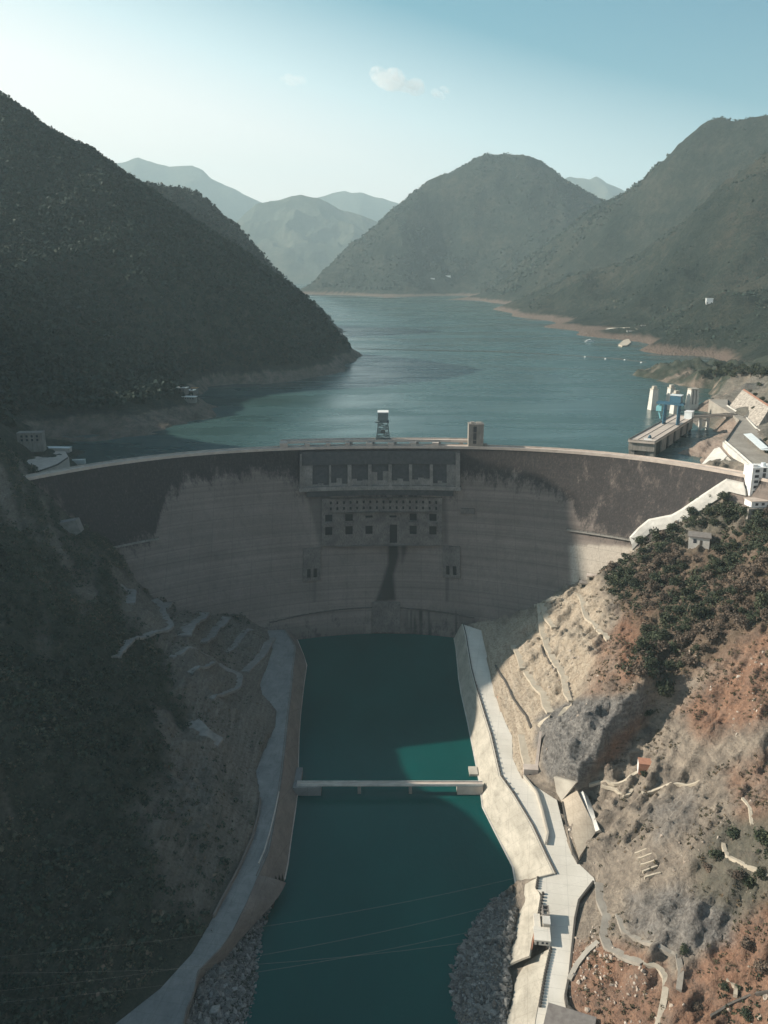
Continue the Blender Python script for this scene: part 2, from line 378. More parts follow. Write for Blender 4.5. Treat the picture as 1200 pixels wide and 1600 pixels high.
# dam concrete: attribute 'stain' (dark algae-stained band) and 'damp' (streaks), both fixed to the dam
def dam_mat():
    m, t, p = new_mat('dam_concrete'); N = NT(t)
    P0 = N.pos()
    base = N.noise(P0, .02, 6, .6); fine = N.noise(P0, .5, 5, .7)
    lift = N.noise(N.pos((.004, .004, .33)), 1.0, 4, .6)
    streak = N.noise(N.pos((.16, .16, .010)), 1.0, 6, .7)
    streakf = N.noise(N.pos((.6, .6, .03)), 1.0, 4, .7)
    streakb = N.noise(N.pos((.045, .045, .012)), 1.0, 5, .65)
    gp = N.n('NewGeometry'); sp_ = N.n('SeparateXYZ'); N.l(gp.outputs['Position'], sp_.inputs[0])
    jn = N.math('MAXIMUM', N.math('LESS_THAN', N.math('FRACT', N.math('MULTIPLY', sp_.outputs[0], 1/21.0)), .022), N.math('LESS_THAN', N.math('FRACT', N.math('MULTIPLY', sp_.outputs[2], 1/11.5)), .045))
    c = N.ramp(N.math('ADD', N.math('MULTIPLY', base, .35), N.math('ADD', N.math('MULTIPLY', lift, .40), N.math('MULTIPLY', fine, .25))),
               [(.32, (.135, .112, .099)), (.50, (.200, .166, .147)), (.68, (.268, .226, .197))])
    c = N.mix(N.math('MULTIPLY', N.ramp(streak, [(.50, (0, 0, 0)), (.72, (1, 1, 1))]), .45), c, (.115, .10, .09))
    dk = N.ramp(N.math('ADD', N.math('MULTIPLY', streakf, .6), N.math('MULTIPLY', fine, .4)), [(.32, (.017, .017, .020)), (.52, (.038, .035, .036)), (.75, (.11, .095, .085))])
    a = N.attr('stain').outputs['Fac']
    k = N.math('ADD', a, N.math('ADD', N.math('ADD', N.math('MULTIPLY', N.math('SUBTRACT', streak, .5), 1.3), N.math('MULTIPLY', N.math('SUBTRACT', streakb, .5), 1.6)), N.math('MULTIPLY', N.math('SUBTRACT', streakf, .5), 1.1)))
    k = N.ramp(k, [(.26, (0, 0, 0)), (.70, (1, 1, 1))])
    k = N.math('MULTIPLY', k, N.math('GREATER_THAN', a, .02))
    c = N.mix(N.math('MULTIPLY', k, .93), c, dk)
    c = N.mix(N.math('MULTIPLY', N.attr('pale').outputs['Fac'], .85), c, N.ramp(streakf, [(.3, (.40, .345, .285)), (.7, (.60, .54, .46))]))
    c = N.mix(N.math('MULTIPLY', jn, .30), c, (.07, .062, .056))
    d = N.attr('damp').outputs['Fac']
    c = N.mix(N.math('MULTIPLY', d, .9), c, (.022, .026, .025))
    N.l(c, p.inputs['Base Color']); p.inputs['Roughness'].default_value = .88; p.inputs['Specular IOR Level'].default_value = .2
    N.l(N.bump(N.math('ADD', N.math('MULTIPLY', lift, .5), fine), .35, .5), p.inputs['Normal'])
    return m
MT['dam'] = dam_mat()
# ------------------------------------------------------------------ the lie of the land (metres; z = 0 is the water below the dam)
CREST, LAKE = 195.0, 175.0
_c = np.array([atz(px, py, CREST) for px, py in [(30,752),(80,741),(130,732),(250,716),(350,707),(445,702),(600,698),(745,700),(850,704),(960,713),(1050,724),(1110,734),(1170,745)]])
ARC = np.polyfit(_c[:, 0], _c[:, 1], 4)
def arc(x): return np.polyval(ARC, x)
def Yd(x, z):                                   # the double-curved downstream face
    s = np.clip((CREST-np.asarray(z, float))/CREST, -.1, 1.15); w_ = np.sign(s)*np.abs(s)**1.2
    return (1-w_)*arc(x)+w_*(856-.0018*np.asarray(x)**2)
def dam_hit(px, py):
    d = ray(px, py); t = np.linspace(500, 1250, 3000); Q = ORI+t[:, None]*d
    return Q[np.argmax(Q[:, 1]-Yd(Q[:, 0], Q[:, 2]) > 0)]
TZ = 18.0                                       # the concrete terraces beside the plunge pool
R_water = [(709,998),(712,1015),(716,1060),(720,1085),(729,1125),(740,1180),(749,1228),(753,1262),(772,1300),(800,1355),(806,1390)]
R_outer = [(722,975),(726,990),(735,1045),(741,1068),(752,1105),(766,1150),(780,1212),(800,1240),(830,1290),(852,1338),(866,1366)]
R_inner = [(752,985),(760,1020),(768,1065),(775,1090),(790,1130),(800,1150),(801,1185),(815,1215),(870,1250),(880,1290),(893,1335),(905,1350),(928,1372),(930,1380),(915,1396),(903,1410),(898,1440),(888,1530),(882,1560),(885,1575),(910,1600),(960,1650)]
R_low_out = [(866,1366),(840,1372),(837,1388),(848,1396),(842,1432),(838,1440),(860,1482),(850,1525),(843,1565),(838,1590),(834,1620),(828,1660)]
L_water = [(465,1000),(474,1022),(480,1040),(475,1075),(471,1110),(468,1150),(467,1190),(467,1230),(462,1270),(456,1310),(451,1350),(446,1375)]
L_outer = [(446,984),(461,1008),(462,1015),(458,1045),(455,1080),(450,1120),(446,1160),(441,1205),(436,1240),(430,1275),(420,1330),(403,1368)]
L_inner = [(418,985),(425,1010),(418,1040),(405,1070),(410,1085),(432,1110),(430,1135),(415,1165),(400,1205),(405,1240),(407,1263),(392,1310),(372,1360),(335,1430),(300,1490),(250,1545),(180,1600),(120,1640)]
L_road_out = [(403,1368),(385,1410),(362,1455),(345,1480),(308,1517),(302,1550),(285,1600),(272,1640)]
zt = lambda L, z: [tuple(atz(px, py, z)[:2]) for px, py in L]
RW, RO, RI, RLO = zt(R_water, 0), zt(R_outer, TZ), zt(R_inner, TZ), zt(R_low_out, TZ)
LW, LO, LI, LRO = zt(L_water, 0), zt(L_outer, TZ), zt(L_inner, TZ), zt(L_road_out, TZ)
R_TERR = RO+RLO[1:]+RI[::-1]
L_TERR = LO+LRO[1:]+LI[::-1]
R_APR = RW+RO[::-1]
L_APR = LW+LO[::-1]
RIVER = LW+zt([(440,1390),(412,1450),(410,1490),(402,1560),(388,1600),(380,1700)], 0)+zt([(722,1700),(712,1600),(702,1540),(712,1480),(740,1430),(768,1403),(806,1390)], 0)+RW[::-1]
_ry = sorted((y, x) for x, y in RI); _ly = sorted((y, x) for x, y in LI)
xr = lambda y: np.interp(y, [q[0] for q in _ry], [q[1] for q in _ry])
xl = lambda y: np.interp(y, [q[0] for q in _ly], [q[1] for q in _ly])

C = []
def cz(z, *pp): C.extend([tuple(atz(px, py, z)) for px, py in pp])
def cy(*pp): C.extend([tuple(aty(px, py, y)) for px, py, y in pp])
for x, y in RI[::2]+LI[::2]: C.append((x, y, TZ))
for x, y in RO[2::2]+LO[2::2]: C.append((x, y, TZ-2))
for y in (200, 280, 360, 440, 520, 600, 680, 760, 840): C.append((0, y, -22.0))
# right bank below the dam
for y in (180, 250, 320, 390, 460, 530, 600, 670, 740, 790):
    for off in (40, 90, 150, 220, 300, 400, 560):
        z_ = TZ+.65*off-(0 if off < 350 else .12*(off-350))
        if y > 690: z_ = min(z_, {40: 44, 90: 76, 150: 112, 220: 141, 300: 160, 400: 172, 560: 200}[off])
        C.append((float(xr(y))+off, y, z_))
for px, py in [(940,890),(905,905),(870,925),(835,945),(790,960),(750,972),(975,870)]: C.append(tuple(dam_hit(px, py)+np.array([0, 2, 0])))
C += [(265, 817, 114), (290, 815, 127), (311, 800, 151), (333, 800, 162), (352, 800, 170), (372, 770, 168), (400, 760, 168), (430, 790, 172), (440, 850, 195), (500, 800, 250)]
# left bank below the dam
for y in (180, 260, 340, 420, 500, 580, 660, 720):
    for off in (40, 90, 150, 220, 300): C.append((float(xl(y))-off, y, TZ+.70*off))
for px, py, y in [(95,815,780),(130,845,772),(175,890,765),(205,917,768),(240,942,772)]: C.append(tuple(aty(px, py, y)))
for px, py in [(300,952),(350,955),(390,968),(415,982)]: C.append(tuple(dam_hit(px, py)+np.array([0, 1, 0])))
cy((0,690,800), (22,728,800), (45,750,790))
for y, z in [(150,338),(300,330),(420,335),(488,342),(534,341),(582,328),(618,312),(655,268),(690,310),(705,336),(796,372)]: C.append((-520, y, z))  # unseen ridge, heights shaped so its shadow falls on pool and right bank
for y, z in [(150,330),(420,320),(655,250),(800,400)]: C.append((-680, y, z))
C += [(-540, 873, 455), (-600, 930, 500), (-640, 962, 540), (-800, 980, 640), (-800, 1060, 560), (-820, 1140, 460), (-950, 800, 520), (-1000, 600, 330), (-1000, 400, 300), (-1000, 150, 300), (-450, 850, 300), (-480, 960, 250)]
# bed of the reservoir
C += [(0, 960, 120), (-150, 960, 120), (150, 960, 120), (250, 940, 130), (-250, 930, 130), (0, 1100, 100), (-150, 1150, 110), (150, 1100, 110), (300, 1200, 110), (0, 1400, 100), (300, 1500, 110), (100, 1700, 100), (400, 1650, 120), (100, 2000, 90), (200, 2400, 90), (0, 2900, 90), (400, 3300, 90)]
# left bank above the dam
cz(175, (128,728), (122,708), (114,692), (180,685), (260,668), (330,652), (337,640), (318,612), (330,604), (400,602), (480,591), (543,575), (548,567))
cz(192, (75,715), (40,724), (100,712))
for px, py, pz in [(60,668,1095),(200,655,1140),(290,634,1235),(300,620,1290),(270,600,1420),(400,576,1640),(520,558,1900)]: C.append(tuple(aty(px, py, pz)))
RIDGE = [(540,540,1985),(515,507,1990),(480,465,2000),(440,435,2000),(400,405,2000),(340,370,1990),(280,335,1980),(240,310,1970),(215,280,1960),(170,240,1950),(110,205,1940),(50,180,1930),(0,145,1920),(-110,118,1900),(-260,135,1880)]
RIDGE = [(a, b+10, c) for a, b, c in RIDGE]; cy(*RIDGE)
for px, py, y in RIDGE[1::2]:
    q = aty(px, py, y); C.append((q[0]+40, y+420, max(110, q[2]-330)))
for px, py, y in RIDGE[3::2]:
    q = aty(px, py, y); b = np.interp(q[0], [-450, -260, -65], [1085, 1300, 1960]); C.append((q[0], .5*(b+y), .46*(q[2]-190)+190))
C += [(-700, 1350, 440), (-900, 1250, 470), (-1200, 1300, 500), (-1500, 1200, 560), (-1500, 1900, 720), (-620, 1130, 330)]
# second ridge of the left mountain, seen behind the first
R2L = [(255,300,3000),(285,298,3000),(320,318,2980),(350,345,2950),(380,368,2930),(420,420,2900),(470,470,2860),(505,497,2830)]
cy(*R2L); cy((120,230,3050)); C += [(-700, 3300, 300), (-300, 3300, 100)]
# right bank above the dam
cz(150, (1110,617), (1120,619), (1088,628), (1062,652), (1093,672), (1080,716), (1097,655))
cz(175, (1094,729), (1078,700), (1106,690), (1090,655), (1075,640), (1105,600), (1140,612), (1088,606))
cz(192, (1138,643), (1156,657), (1133,690), (1177,727), (1110,624), (1170,660))
cy((1165,608,1340), (1200,600,1330), (1100,578,1560), (1135,577,1570), (1175,590,1500), (1260,580,1300), (1290,660,1000), (1330,560,1400))
C += [(430, 900, 196), (520, 950, 215), (560, 1100, 250), (800, 1100, 420), (900, 1500, 300), (700, 800, 340), (900, 600, 420), (620, 1500, 203), (640, 1640, 185), (700, 1900, 140), (800, 2300, 100), (1000, 2000, 150), (1400, 1500, 300), (1500, 2600, 100), (1500, 900, 520), (1500, 200, 520)]
HT = TPS(C, 2e-4)

def axis(knots):
    out = []
    for (a, b, s) in knots: out += list(np.arange(a, b, s))
    return np.array(out)
GX = axis([(-1900,-1000,18),(-1000,-640,9),(-640,-460,4.5),(-460,-340,2.6),(-340,80,2.0),(80,330,1.5),(330,460,2.2),(460,760,6),(760,1501,18)])
GY = axis([(150,270,4),(270,560,1.6),(560,860,2.0),(860,960,2.6),(960,1300,4),(1300,2100,6.5),(2100,3301,12)])
X, Y = np.meshgrid(GX, GY)
Z = HT(X, Y)
# (the ridge above the left abutment is given its crest line after the roughness)
# roughness: gullies, ledges and boulders; none on the built terraces
DR = np.where(inpoly(X, Y, R_TERR+[]), 0, polydist(X, Y, R_TERR, True)); DL = np.where(inpoly(X, Y, L_TERR), 0, polydist(X, Y, L_TERR, True))
near = Y < 1000
amp = np.where(near, sstep(2, 45, np.minimum(DR, DL)), 1.0)*np.clip(sstep(0, 30, np.abs(Y-arc(X))), .15, 1)
PLAT = zt([(1108,624),(1137,624),(1137,634),(1180,664),(1200,700),(1200,735),(1178,728),(1133,690),(1156,657),(1138,643)], 195)
amp = amp*np.where(Y > 850, sstep(0, 25, np.where(inpoly(X, Y, PLAT), 0, polydist(X, Y, PLAT, True))), 1)
rid = ridged(X+.3*Y, Y-.35*X, 70, 5, 3)-.45
ridge_off = np.where((Y < 1000) & (X < -380), 1-sstep(380, 430, -X), 1)      # the crest of the left ridge stays even
ua, va = .8*X+.6*Y, -.6*X+.8*Y                                               # dip of the beds on the right bank
beds = np.where(X > 0, ridged(ua/3.6, va, 15, 4, 91)-.5, .6*(ridged(ua/2.5, -.6*X-.8*Y, 17, 4, 95)-.5))
beds2 = ridged(ua/2.2, va, 5.5, 3, 97)-.5
Z = Z+ridge_off*amp*(9*rid*np.where(near, np.where(X < 0, 1.5, 1), 1.5)+4.0*fbm(X, Y, 42, 4, 11)+1.6*fbm(X, Y, 12, 4, 23)+np.where(near, np.where(X > 0, 8.0, 6.0)*beds+3.2*beds2+.9*fbm(X, Y, 4.5, 3, 29), 0))
big = ridged(X-.5*Y, Y, 260, 4, 31)-.45
Z = Z+np.where(Y > 1150, sstep(1150, 1400, Y)*26*big*sstep(190, 320, Z), 0)
kn_ = sstep(380, 440, X)*sstep(1180, 1260, Y)*(1-sstep(1750, 1800, Y))*np.clip(np.where(inpoly(X, Y, PLAT), 0, polydist(X, Y, PLAT, True))/30, 0, 1)
Z = Z+kn_*sstep(170, 182, Z)*(16*(ridged(X, Y, 34, 4, 151)-.45)+6*fbm(X, Y, 11, 3, 153))
# unseen ridge above the left abutment, crest shaped for its shadow on the dam
_t = X+815; _p = np.interp(Y+.105*_t, [780, 827, 904, 948, 964, 985, 998, 1020, 1100], [470, 531, 611, 655, 675, 700, 722, 722, 520])
_in = (X < -560) & (X > -1250) & (Y > 800) & (Y < 1090)
Z = np.where(_in, np.minimum(Z, _p-.5575*_t-1), Z)
_w = np.exp(-(_t/75)**2)*sstep(800, 830, Y)*(1-sstep(1060, 1090, Y)); Z = np.where(_in, Z*(1-_w)+(_p-.5575*_t)*_w*(_t > -60)+_p*_w*(_t <= -60), Z)
# rock cliff across the right bank: ground up-valley of the line stands higher
PRs = lambda px, py: (lambda d: ORI+d*((CAM_Z-TZ+.65*108)/(.65*d[0]-d[2])))(ray(px, py))
CL = [tuple(PRs(px, py)[:2]) for px, py in [(852,1222),(880,1222),(905,1222),(935,1190),(965,1150),(1003,1118),(1025,1092)]]
_d = polydist(X, Y, CL); _s = np.interp(X, [q[0] for q in CL], [q[1] for q in CL])
side = Y-_s
gate = sstep(CL[0][0]-4, CL[0][0]+18, X)*(1-sstep(CL[-1][0]-12, CL[-1][0]+22, X))
Z = Z+gate*(27*sstep(-1, 8, side+3*fbm(X, Y, 9, 3, 61))*(1-sstep(20, 120, side))-7*(1-sstep(0, 34, np.abs(side+14)))+(1-sstep(25, 60, np.abs(side)))*(9*(ridged(X+.5*Y, Y, 22, 4, 131)-.5)+4.5*fbm(X, Y, 7, 3, 133)))
# ledges in the bedrock of the lit bank
lw = (X > 90) & (Y < 860) & (DR > 8)
led = Z+10*fbm(X, Y, 60, 3, 77)+.18*Y
Z = np.where(lw, Z+1.4*(np.abs(((led/9) % 1)-.5)*2-.5)*sstep(8, 30, DR), Z)
# platform of the right bank road, river bed, ground beneath the concrete
Z = np.where(inpoly(X, Y, PLAT), np.minimum(Z, 193.5), Z)
pd_ = polydist(X, Y, PLAT, True); Z = np.where((pd_ < 22) & (Y > 850) & ~inpoly(X, Y, PLAT) & (X > np.interp(Y, [900, 1050, 1250], [455, 540, 650])), np.maximum(Z, 193), Z)
Z = np.where(inpoly(X, Y, R_TERR) | inpoly(X, Y, L_TERR), TZ-2.2, Z)
Z = np.where(inpoly(X, Y, R_APR) | inpoly(X, Y, L_APR), -4, Z)
Z = np.where(inpoly(X, Y, RIVER), np.minimum(Z, -9), Z)
# rubble banks at the bottom of the picture
RUB_R = zt([(706,1500),(712,1480),(740,1430),(768,1403),(806,1393),(806,1440),(795,1500),(800,1560),(790,1620),(790,1700),(720,1700),(712,1600),(702,1540)], 1)
RUB_L = zt([(446,1378),(430,1400),(412,1450),(410,1490),(402,1560),(388,1600),(380,1700),(270,1700),(285,1600),(302,1550),(308,1517),(345,1482),(385,1412)], 1)
for RB, hmax in ((RUB_R, 7.0), (RUB_L, 10.0)):
    ins = inpoly(X, Y, RB); dd = polydist(X, Y, RIVER, True)
    Z = np.where(ins, np.minimum(-1.0+.33*dd, hmax)+1.0*fbm(X, Y, 9, 4, 5), Z)
Z = np.where((X > -108) & (X < 90) & (Y > 832) & (Y < 905) & ~inpoly(X, Y, R_TERR) & ~inpoly(X, Y, L_TERR), np.minimum(Z, -8), Z)
ob_ = atz(1174.5, 775, 178.0)
Z = np.where((X > ob_[0]-12) & (X < ob_[0]+75) & (Y > ob_[1]-24) & (Y < ob_[1]+24), np.minimum(Z, 170.0), Z)
# hollow under the dam
Z = np.where((np.abs(Y-Yd(X, np.minimum(Z, 190))-12) < 9) & (Z < 190) & (np.abs(X) < 330), Z-6, Z)

def Hz(x, y):
    x = np.asarray(x, float); y = np.asarray(y, float)
    i = np.clip(np.searchsorted(GX, x)-1, 0, len(GX)-2); j = np.clip(np.searchsorted(GY, y)-1, 0, len(GY)-2)
    fx = np.clip((x-GX[i])/(GX[i+1]-GX[i]), 0, 1); fy = np.clip((y-GY[j])/(GY[j+1]-GY[j]), 0, 1)
    return (Z[j, i]*(1-fx)+Z[j, i+1]*fx)*(1-fy)+(Z[j+1, i]*(1-fx)+Z[j+1, i+1]*fx)*fy
def hit(px, py, lo=230, hi=2600):
    """where the line of sight through a pixel of the photograph meets the ground"""
    d = ray(px, py); t = np.linspace(lo, hi, 4000); Q = ORI+t[:, None]*d
    b = Q[:, 2] < Hz(Q[:, 0], Q[:, 1]); return Q[np.argmax(b)] if b.any() else Q[-1]

# surface cover, kept on the ground itself
jx = 9*fbm(X, Y, 22, 3, 41); jy = 9*fbm(X, Y, 22, 3, 47)
PX, PY = proj(X, Y, Z); PX = PX+jx; PY = PY+jy
rb = (X > 60) & (Y < 880); lb = (X < -60) & (Y < 900)
def msk(poly, where, soft=10):
    ins = inpoly(PX, PY, poly); d = polydist(PX, PY, poly, True); s_ = np.where(ins, d, -d)
    return np.where(where, np.clip(s_/soft+.5, 0, 1), 0)
A = {}
A['cut'] = msk([(835,930),(880,922),(925,905),(950,960),(935,1010),(920,1060),(905,1092),(862,1105),(842,1150),(835,1200),(800,1215),(752,1040),(735,970),(830,955)], rb, 25)
A['red'] = np.clip(msk([(1060,1110),(1120,1050),(1230,990),(1230,1130),(1150,1140),(1100,1160)], rb, 30)*.9
    +msk([(880,1480),(940,1470),(1035,1500),(1030,1620),(920,1620),(880,1560)], rb, 25)*.85
    +msk([(1040,1540),(1120,1470),(1230,1370),(1230,1640),(1040,1640)], rb, 30)*.9
    +msk([(912,1205),(925,1160),(1005,1100),(1010,1130),(960,1190)], rb, 15)*.9
    +msk([(1130,1210),(1230,1150),(1230,1290),(1160,1290)], rb, 25)*.6
    +msk([(930,1000),(1010,960),(990,1075),(915,1095)], rb, 25)*.55
    +msk([(960,890),(1230,800),(1230,1000),(1060,1060),(980,1060)], rb, 25)*.75, 0, 1)*.82
A['greyrock'] = np.clip(msk([(842,1120),(880,1098),(940,1088),(1005,1080),(1012,1112),(960,1150),(925,1200),(905,1228),(860,1222),(840,1180)], rb, 12)
    +msk([(985,1400),(1060,1380),(1150,1420),(1140,1475),(1060,1490),(980,1460)], rb, 25)*.8
    +msk([(1010,1260),(1080,1230),(1090,1290),(1020,1320)], rb, 25)*.6, 0, 1)
vr = np.clip(msk([(935,890),(1000,850),(1100,790),(1230,770),(1230,960),(1100,1040),(1060,1060),(990,1065),(1000,990),(960,930)], rb, 25)*.5
    +msk([(1120,1290),(1230,1270),(1230,1400),(1150,1440),(1090,1400),(1080,1350)], rb, 25)*.6, 0, 1)
l_ex = np.clip(msk([(185,900),(240,938),(300,945),(420,968),(450,985),(440,1100),(405,1260),(340,1190),(270,1080),(260,1030),(190,960)], lb, 25), 0, 1)
l_mx = np.clip(msk([(300,1150),(400,1230),(405,1300),(330,1440),(250,1420),(240,1330),(200,1270)], lb, 40), 0, 1)
vl = np.where(lb, np.clip(1-l_ex-.75*l_mx-1.1*sstep(.12, .5, fbm(X+.5*Y, .35*Y, 38, 4, 63)), 0, 1), 0)
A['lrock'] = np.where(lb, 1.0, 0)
# bare belt left by the falling water line of the reservoir
A['band'] = np.where(Y > 930, (1-sstep(190, 196, Z+3*fbm(X, Y, 30, 3, 5)))*.85, 0)
A['band'] = np.where((Y > 930) & (X < 0), np.clip(A['band'], 0, .45), A['band'])
A['band'] = np.where((X < -340) & (Y < 1062), 0, A['band'])
vu = np.where((Y > 900) & ((X < 0) | (Y > 1450)), 1.0, 0)
vu = np.where((Y > 880) & (X > 0) & (Y <= 1450), .35+.3*fbm(X, Y, 40, 3, 9), vu)
A['veg'] = np.clip(vr+vl+vu, 0, 1)
_kn = (X > 380) & (Y > 900) & (Y < 1800)
A['greyrock'] = np.maximum(A['greyrock'], np.where(_kn, np.clip(.5+1.0*fbm(X, Y, 28, 4, 141), 0, 1), 0))
A['band'] = np.where(_kn & (Y > 1150), A['band']*np.clip(.3+.9*fbm(X, Y, 24, 3, 143), 0, 1), A['band'])
ny, nx = X.shape
ii = np.arange(ny*nx).reshape(ny, nx)
Q = np.stack([ii[:-1, :-1], ii[:-1, 1:], ii[1:, 1:], ii[1:, :-1]], -1).reshape(-1, 4)
terrain = raw_mesh('terrain', np.stack([X, Y, Z], -1).reshape(-1, 3), Q, MT['terrain'], smooth=True,
                   attrs=[(k, 'POINT', 'FLOAT', v) for k, v in A.items()])
tag(terrain, 'rocky gorge sides and wooded slopes around the dam', kind='structure')

# --- hills beyond the bend, on the right of the reservoir
D = []
def dz(z, *pp): D.extend([tuple(atz(px, py, z)) for px, py in pp])
def dy(*pp): D.extend([tuple(aty(px, py, y)) for px, py, y in pp])
SH = [(480,456),(540,461),(600,465),(700,468),(750,470),(770,483),(800,494),(850,511),(900,523),(960,530),(1000,546),(1050,555),(1100,557),(1112,575),(1150,585)]
dz(175, *SH)
for px, py in SH[:-3]:
    q = atz(px, py, 175); D.append((q[0]-60*(q[1]/3000), q[1]-.09*q[1], 110))
HM = [(480,444,6500),(500,428,6520),(530,398,6560),(560,372,6600),(590,350,6650),(625,327,6700),(660,305,6750),(700,283,6800),(740,259,6850),(780,239,6900),(800,235,6900),(820,235,6900),(838,241,6920),(855,256,6950),(880,285,7000),(915,308,7000)]
dy(*HM)
for px, py, y in HM[1::3]:
    q = aty(px, py, y); D.append((q[0]+150, y+1200, max(150, q[2]-600)))
R1 = [(1260,176,4250),(1200,182,4300),(1150,195,4400),(1125,208,4450),(1108,214,4500),(1095,206,4560),(1085,200,4600),(1070,214,4640),(1050,230,4700),(1000,265,4900),(960,290,5000),(915,314,5300),(870,352,5500),(810,405,5650),(760,445,5750),(720,462,5800)]
R1 = [(a, b+(6 if a in (1085, 1095) else 15), c) for a, b, c in R1]; dy(*R1)
for px, py, y in R1[:10:2]:
    q = aty(px, py, y); D.append((q[0]+250, y+900, max(200, q[2]-350)))
dy((1200,243,3250), (1165,263,3350), (1130,285,3450), (1090,315,3600), (1050,345,3750), (1000,380,3950), (950,412,4150), (900,442,4350), (850,462,4500))
for px, py, y in ((1200,235,3250), (1165,255,3350), (1130,277,3450), (1090,307,3600), (1050,337,3750), (1000,372,3950)):
    q = aty(px, py, y); D.append((q[0]+130, y+480, max(200, q[2]-150)))
dy((1180,285,3500), (1140,300,3700), (1080,330,3950))
dy((640,400,6250), (700,380,6500), (560,430,6200))
dy((1108,475,2420), (1200,400,2600), (1200,480,2200), (1200,525,1950), (1160,560,1880), (1050,510,2450), (1000,500,2800), (950,490,3050), (1050,430,3000), (1000,440,3300), (1280,450,2300), (1350,300,2900))
D += [(2600, 3000, 900), (3300, 4500, 1500), (3500, 6500, 1200), (1800, 1500, 420), (-900, 6600, 160), (-900, 8000, 150), (1500, 8500, 500), (-500, 4000, 60), (0, 5000, 60), (200, 4000, 60), (300, 3000, 60), (300, 2200, 60)]
HF = TPS(D, 2e-4)
FX = axis([(-1000,-400,30),(-400,1800,15),(1800,3601,40)]); FY = axis([(1700,3000,14),(3000,5000,16),(5000,7200,20),(7200,8801,80)])
U, V = np.meshgrid(FX, FY); W = HF(U, V)
sc_ = sstep(180, 300, W)
W = W+sc_*np.where(V > 4000, .5, 1)*(110*(ridged(U-.3*V, V+.4*U, 520, 4, 61)-.62)+52*(ridged(U+.5*V, V, 170, 4, 67)-.5))+sstep(176, 215, W)*(9*fbm(U, V, 60, 4, 71)+5*fbm(U, V, 22, 3, 73))
W = np.where((U < 640) & (V < 2050), np.minimum(W, 120), W)
bandF = 1-sstep(186, 193, W+7*fbm(U, V, 120, 3, 5)); 
ny, nx = U.shape; ii = np.arange(ny*nx).reshape(ny, nx)
Q = np.stack([ii[:-1, :-1], ii[:-1, 1:], ii[1:, 1:], ii[1:, :-1]], -1).reshape(-1, 4)
hills = raw_mesh('hills', np.stack([U, V, W], -1).reshape(-1, 3), Q, MT['hill'], smooth=True, attrs=[('band', 'POINT', 'FLOAT', bandF*.8)])
tag(hills, 'scrub covered hills beyond the right shore of the reservoir', kind='structure')
def Hf(x, y):
    i = np.clip(np.searchsorted(FX, x)-1, 0, len(FX)-2); j = np.clip(np.searchsorted(FY, y)-1, 0, len(FY)-2); return W[j, i]

# --- ranges in the distance
def mountain_range(name, sil, depth, base, label, seed):
    P = np.array([aty(px, py, depth) for px, py in sil]); x0, x1 = P[0, 0], P[-1, 0]; st = depth/520
    xs = np.arange(x0-depth*.02, x1+depth*.02, st); vs = np.linspace(-1, .6, 70)
    top = np.interp(xs, P[:, 0], P[:, 2]); top = top+depth*.0012*fbm(xs, xs*0+seed, depth*.012, 4, seed)
    XX, VV = np.meshgrid(xs, vs); wd = (top.max()-base)*1.9
    YY = depth+VV*wd; ff = 1-np.abs(VV)**.85
    ZZ = base+(top[None, :]-base)*np.clip(ff, 0, 1)
    ZZ = ZZ+(1-np.exp(-np.abs(VV)*6))*np.clip(ff*1.5, 0, 1)*(top.max()-base)*.40*(ridged(XX, YY, wd*.35, 5, seed)-.5)
    n, k = XX.shape; ii = np.arange(n*k).reshape(n, k)
    Q = np.stack([ii[:-1, :-1], ii[:-1, 1:], ii[1:, 1:], ii[1:, :-1]], -1).reshape(-1, 4)
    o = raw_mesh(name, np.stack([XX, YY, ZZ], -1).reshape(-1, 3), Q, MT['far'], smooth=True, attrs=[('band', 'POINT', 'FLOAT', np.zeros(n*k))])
    tag(o, label, kind='structure'); return o
mountain_range('mountains', [(340,372),(370,345),(400,318),(430,312),(470,303),(500,310),(530,325),(560,334),(590,345),(640,372),(700,400)], 14500, 100, 'blue grey hills closing the valley beyond the reservoir bend', 5)
mountain_range('mountains', [(120,275),(180,255),(200,250),(216,245),(240,253),(265,260),(300,257),(318,266),(330,277),(360,292),(400,312),(440,330),(500,352)], 20500, 100, 'pale blue long range rising above the left mountain', 8)
mountain_range('mountains', [(440,325),(490,309),(520,300),(540,298),(565,301),(600,310),(630,319),(680,335)], 22500, 100, 'palest low range on the skyline left of the round hill', 12)
mountain_range('mountains', [(820,300),(880,280),(890,275),(905,277),(920,280),(932,275),(945,283),(960,290),(1010,315)], 20500, 100, 'small pale peaks in the gap right of the round hill', 15)

# --- ground, water, haze
g = MB(); g.box(-23500, 23500, -1200, 26000, -62, -60); tag(g.build('ground', MT['hill']), 'ground', kind='structure')
xs = np.linspace(-372, 375, 90)
poly = [(float(x), float(arc(x))+6) for x in xs]
wv = [(-1900, 880, LAKE), (-1900, 9000, LAKE), (3000, 9000, LAKE), (3000, 880, LAKE)]
m = MB(); m.add([(-900, poly[0][1]+60, LAKE)]+[(x, y, LAKE) for x, y in poly]+[(900, poly[-1][1]+90, LAKE), (3000, 2000, LAKE), (3000, 9000, LAKE), (-1900, 9000, LAKE), (-1900, 1100, LAKE)], [tuple(range(len(poly)+6))])
tag(m.build('reservoir_water', MT['lake']), 'grey teal water of the reservoir', kind='structure')
m = MB(); m.add([(-130, 150, 0), (130, 150, 0), (130, 870, 0), (-130, 870, 0)], [(0, 1, 2, 3)])
tag(m.build('river_water', MT['pool']), 'deep teal water of the plunge pool and river', kind='structure')
hm = bpy.data.materials.new('haze'); hm.use_nodes = True; ht = hm.node_tree; ht.nodes.remove(ht.nodes['Principled BSDF'])
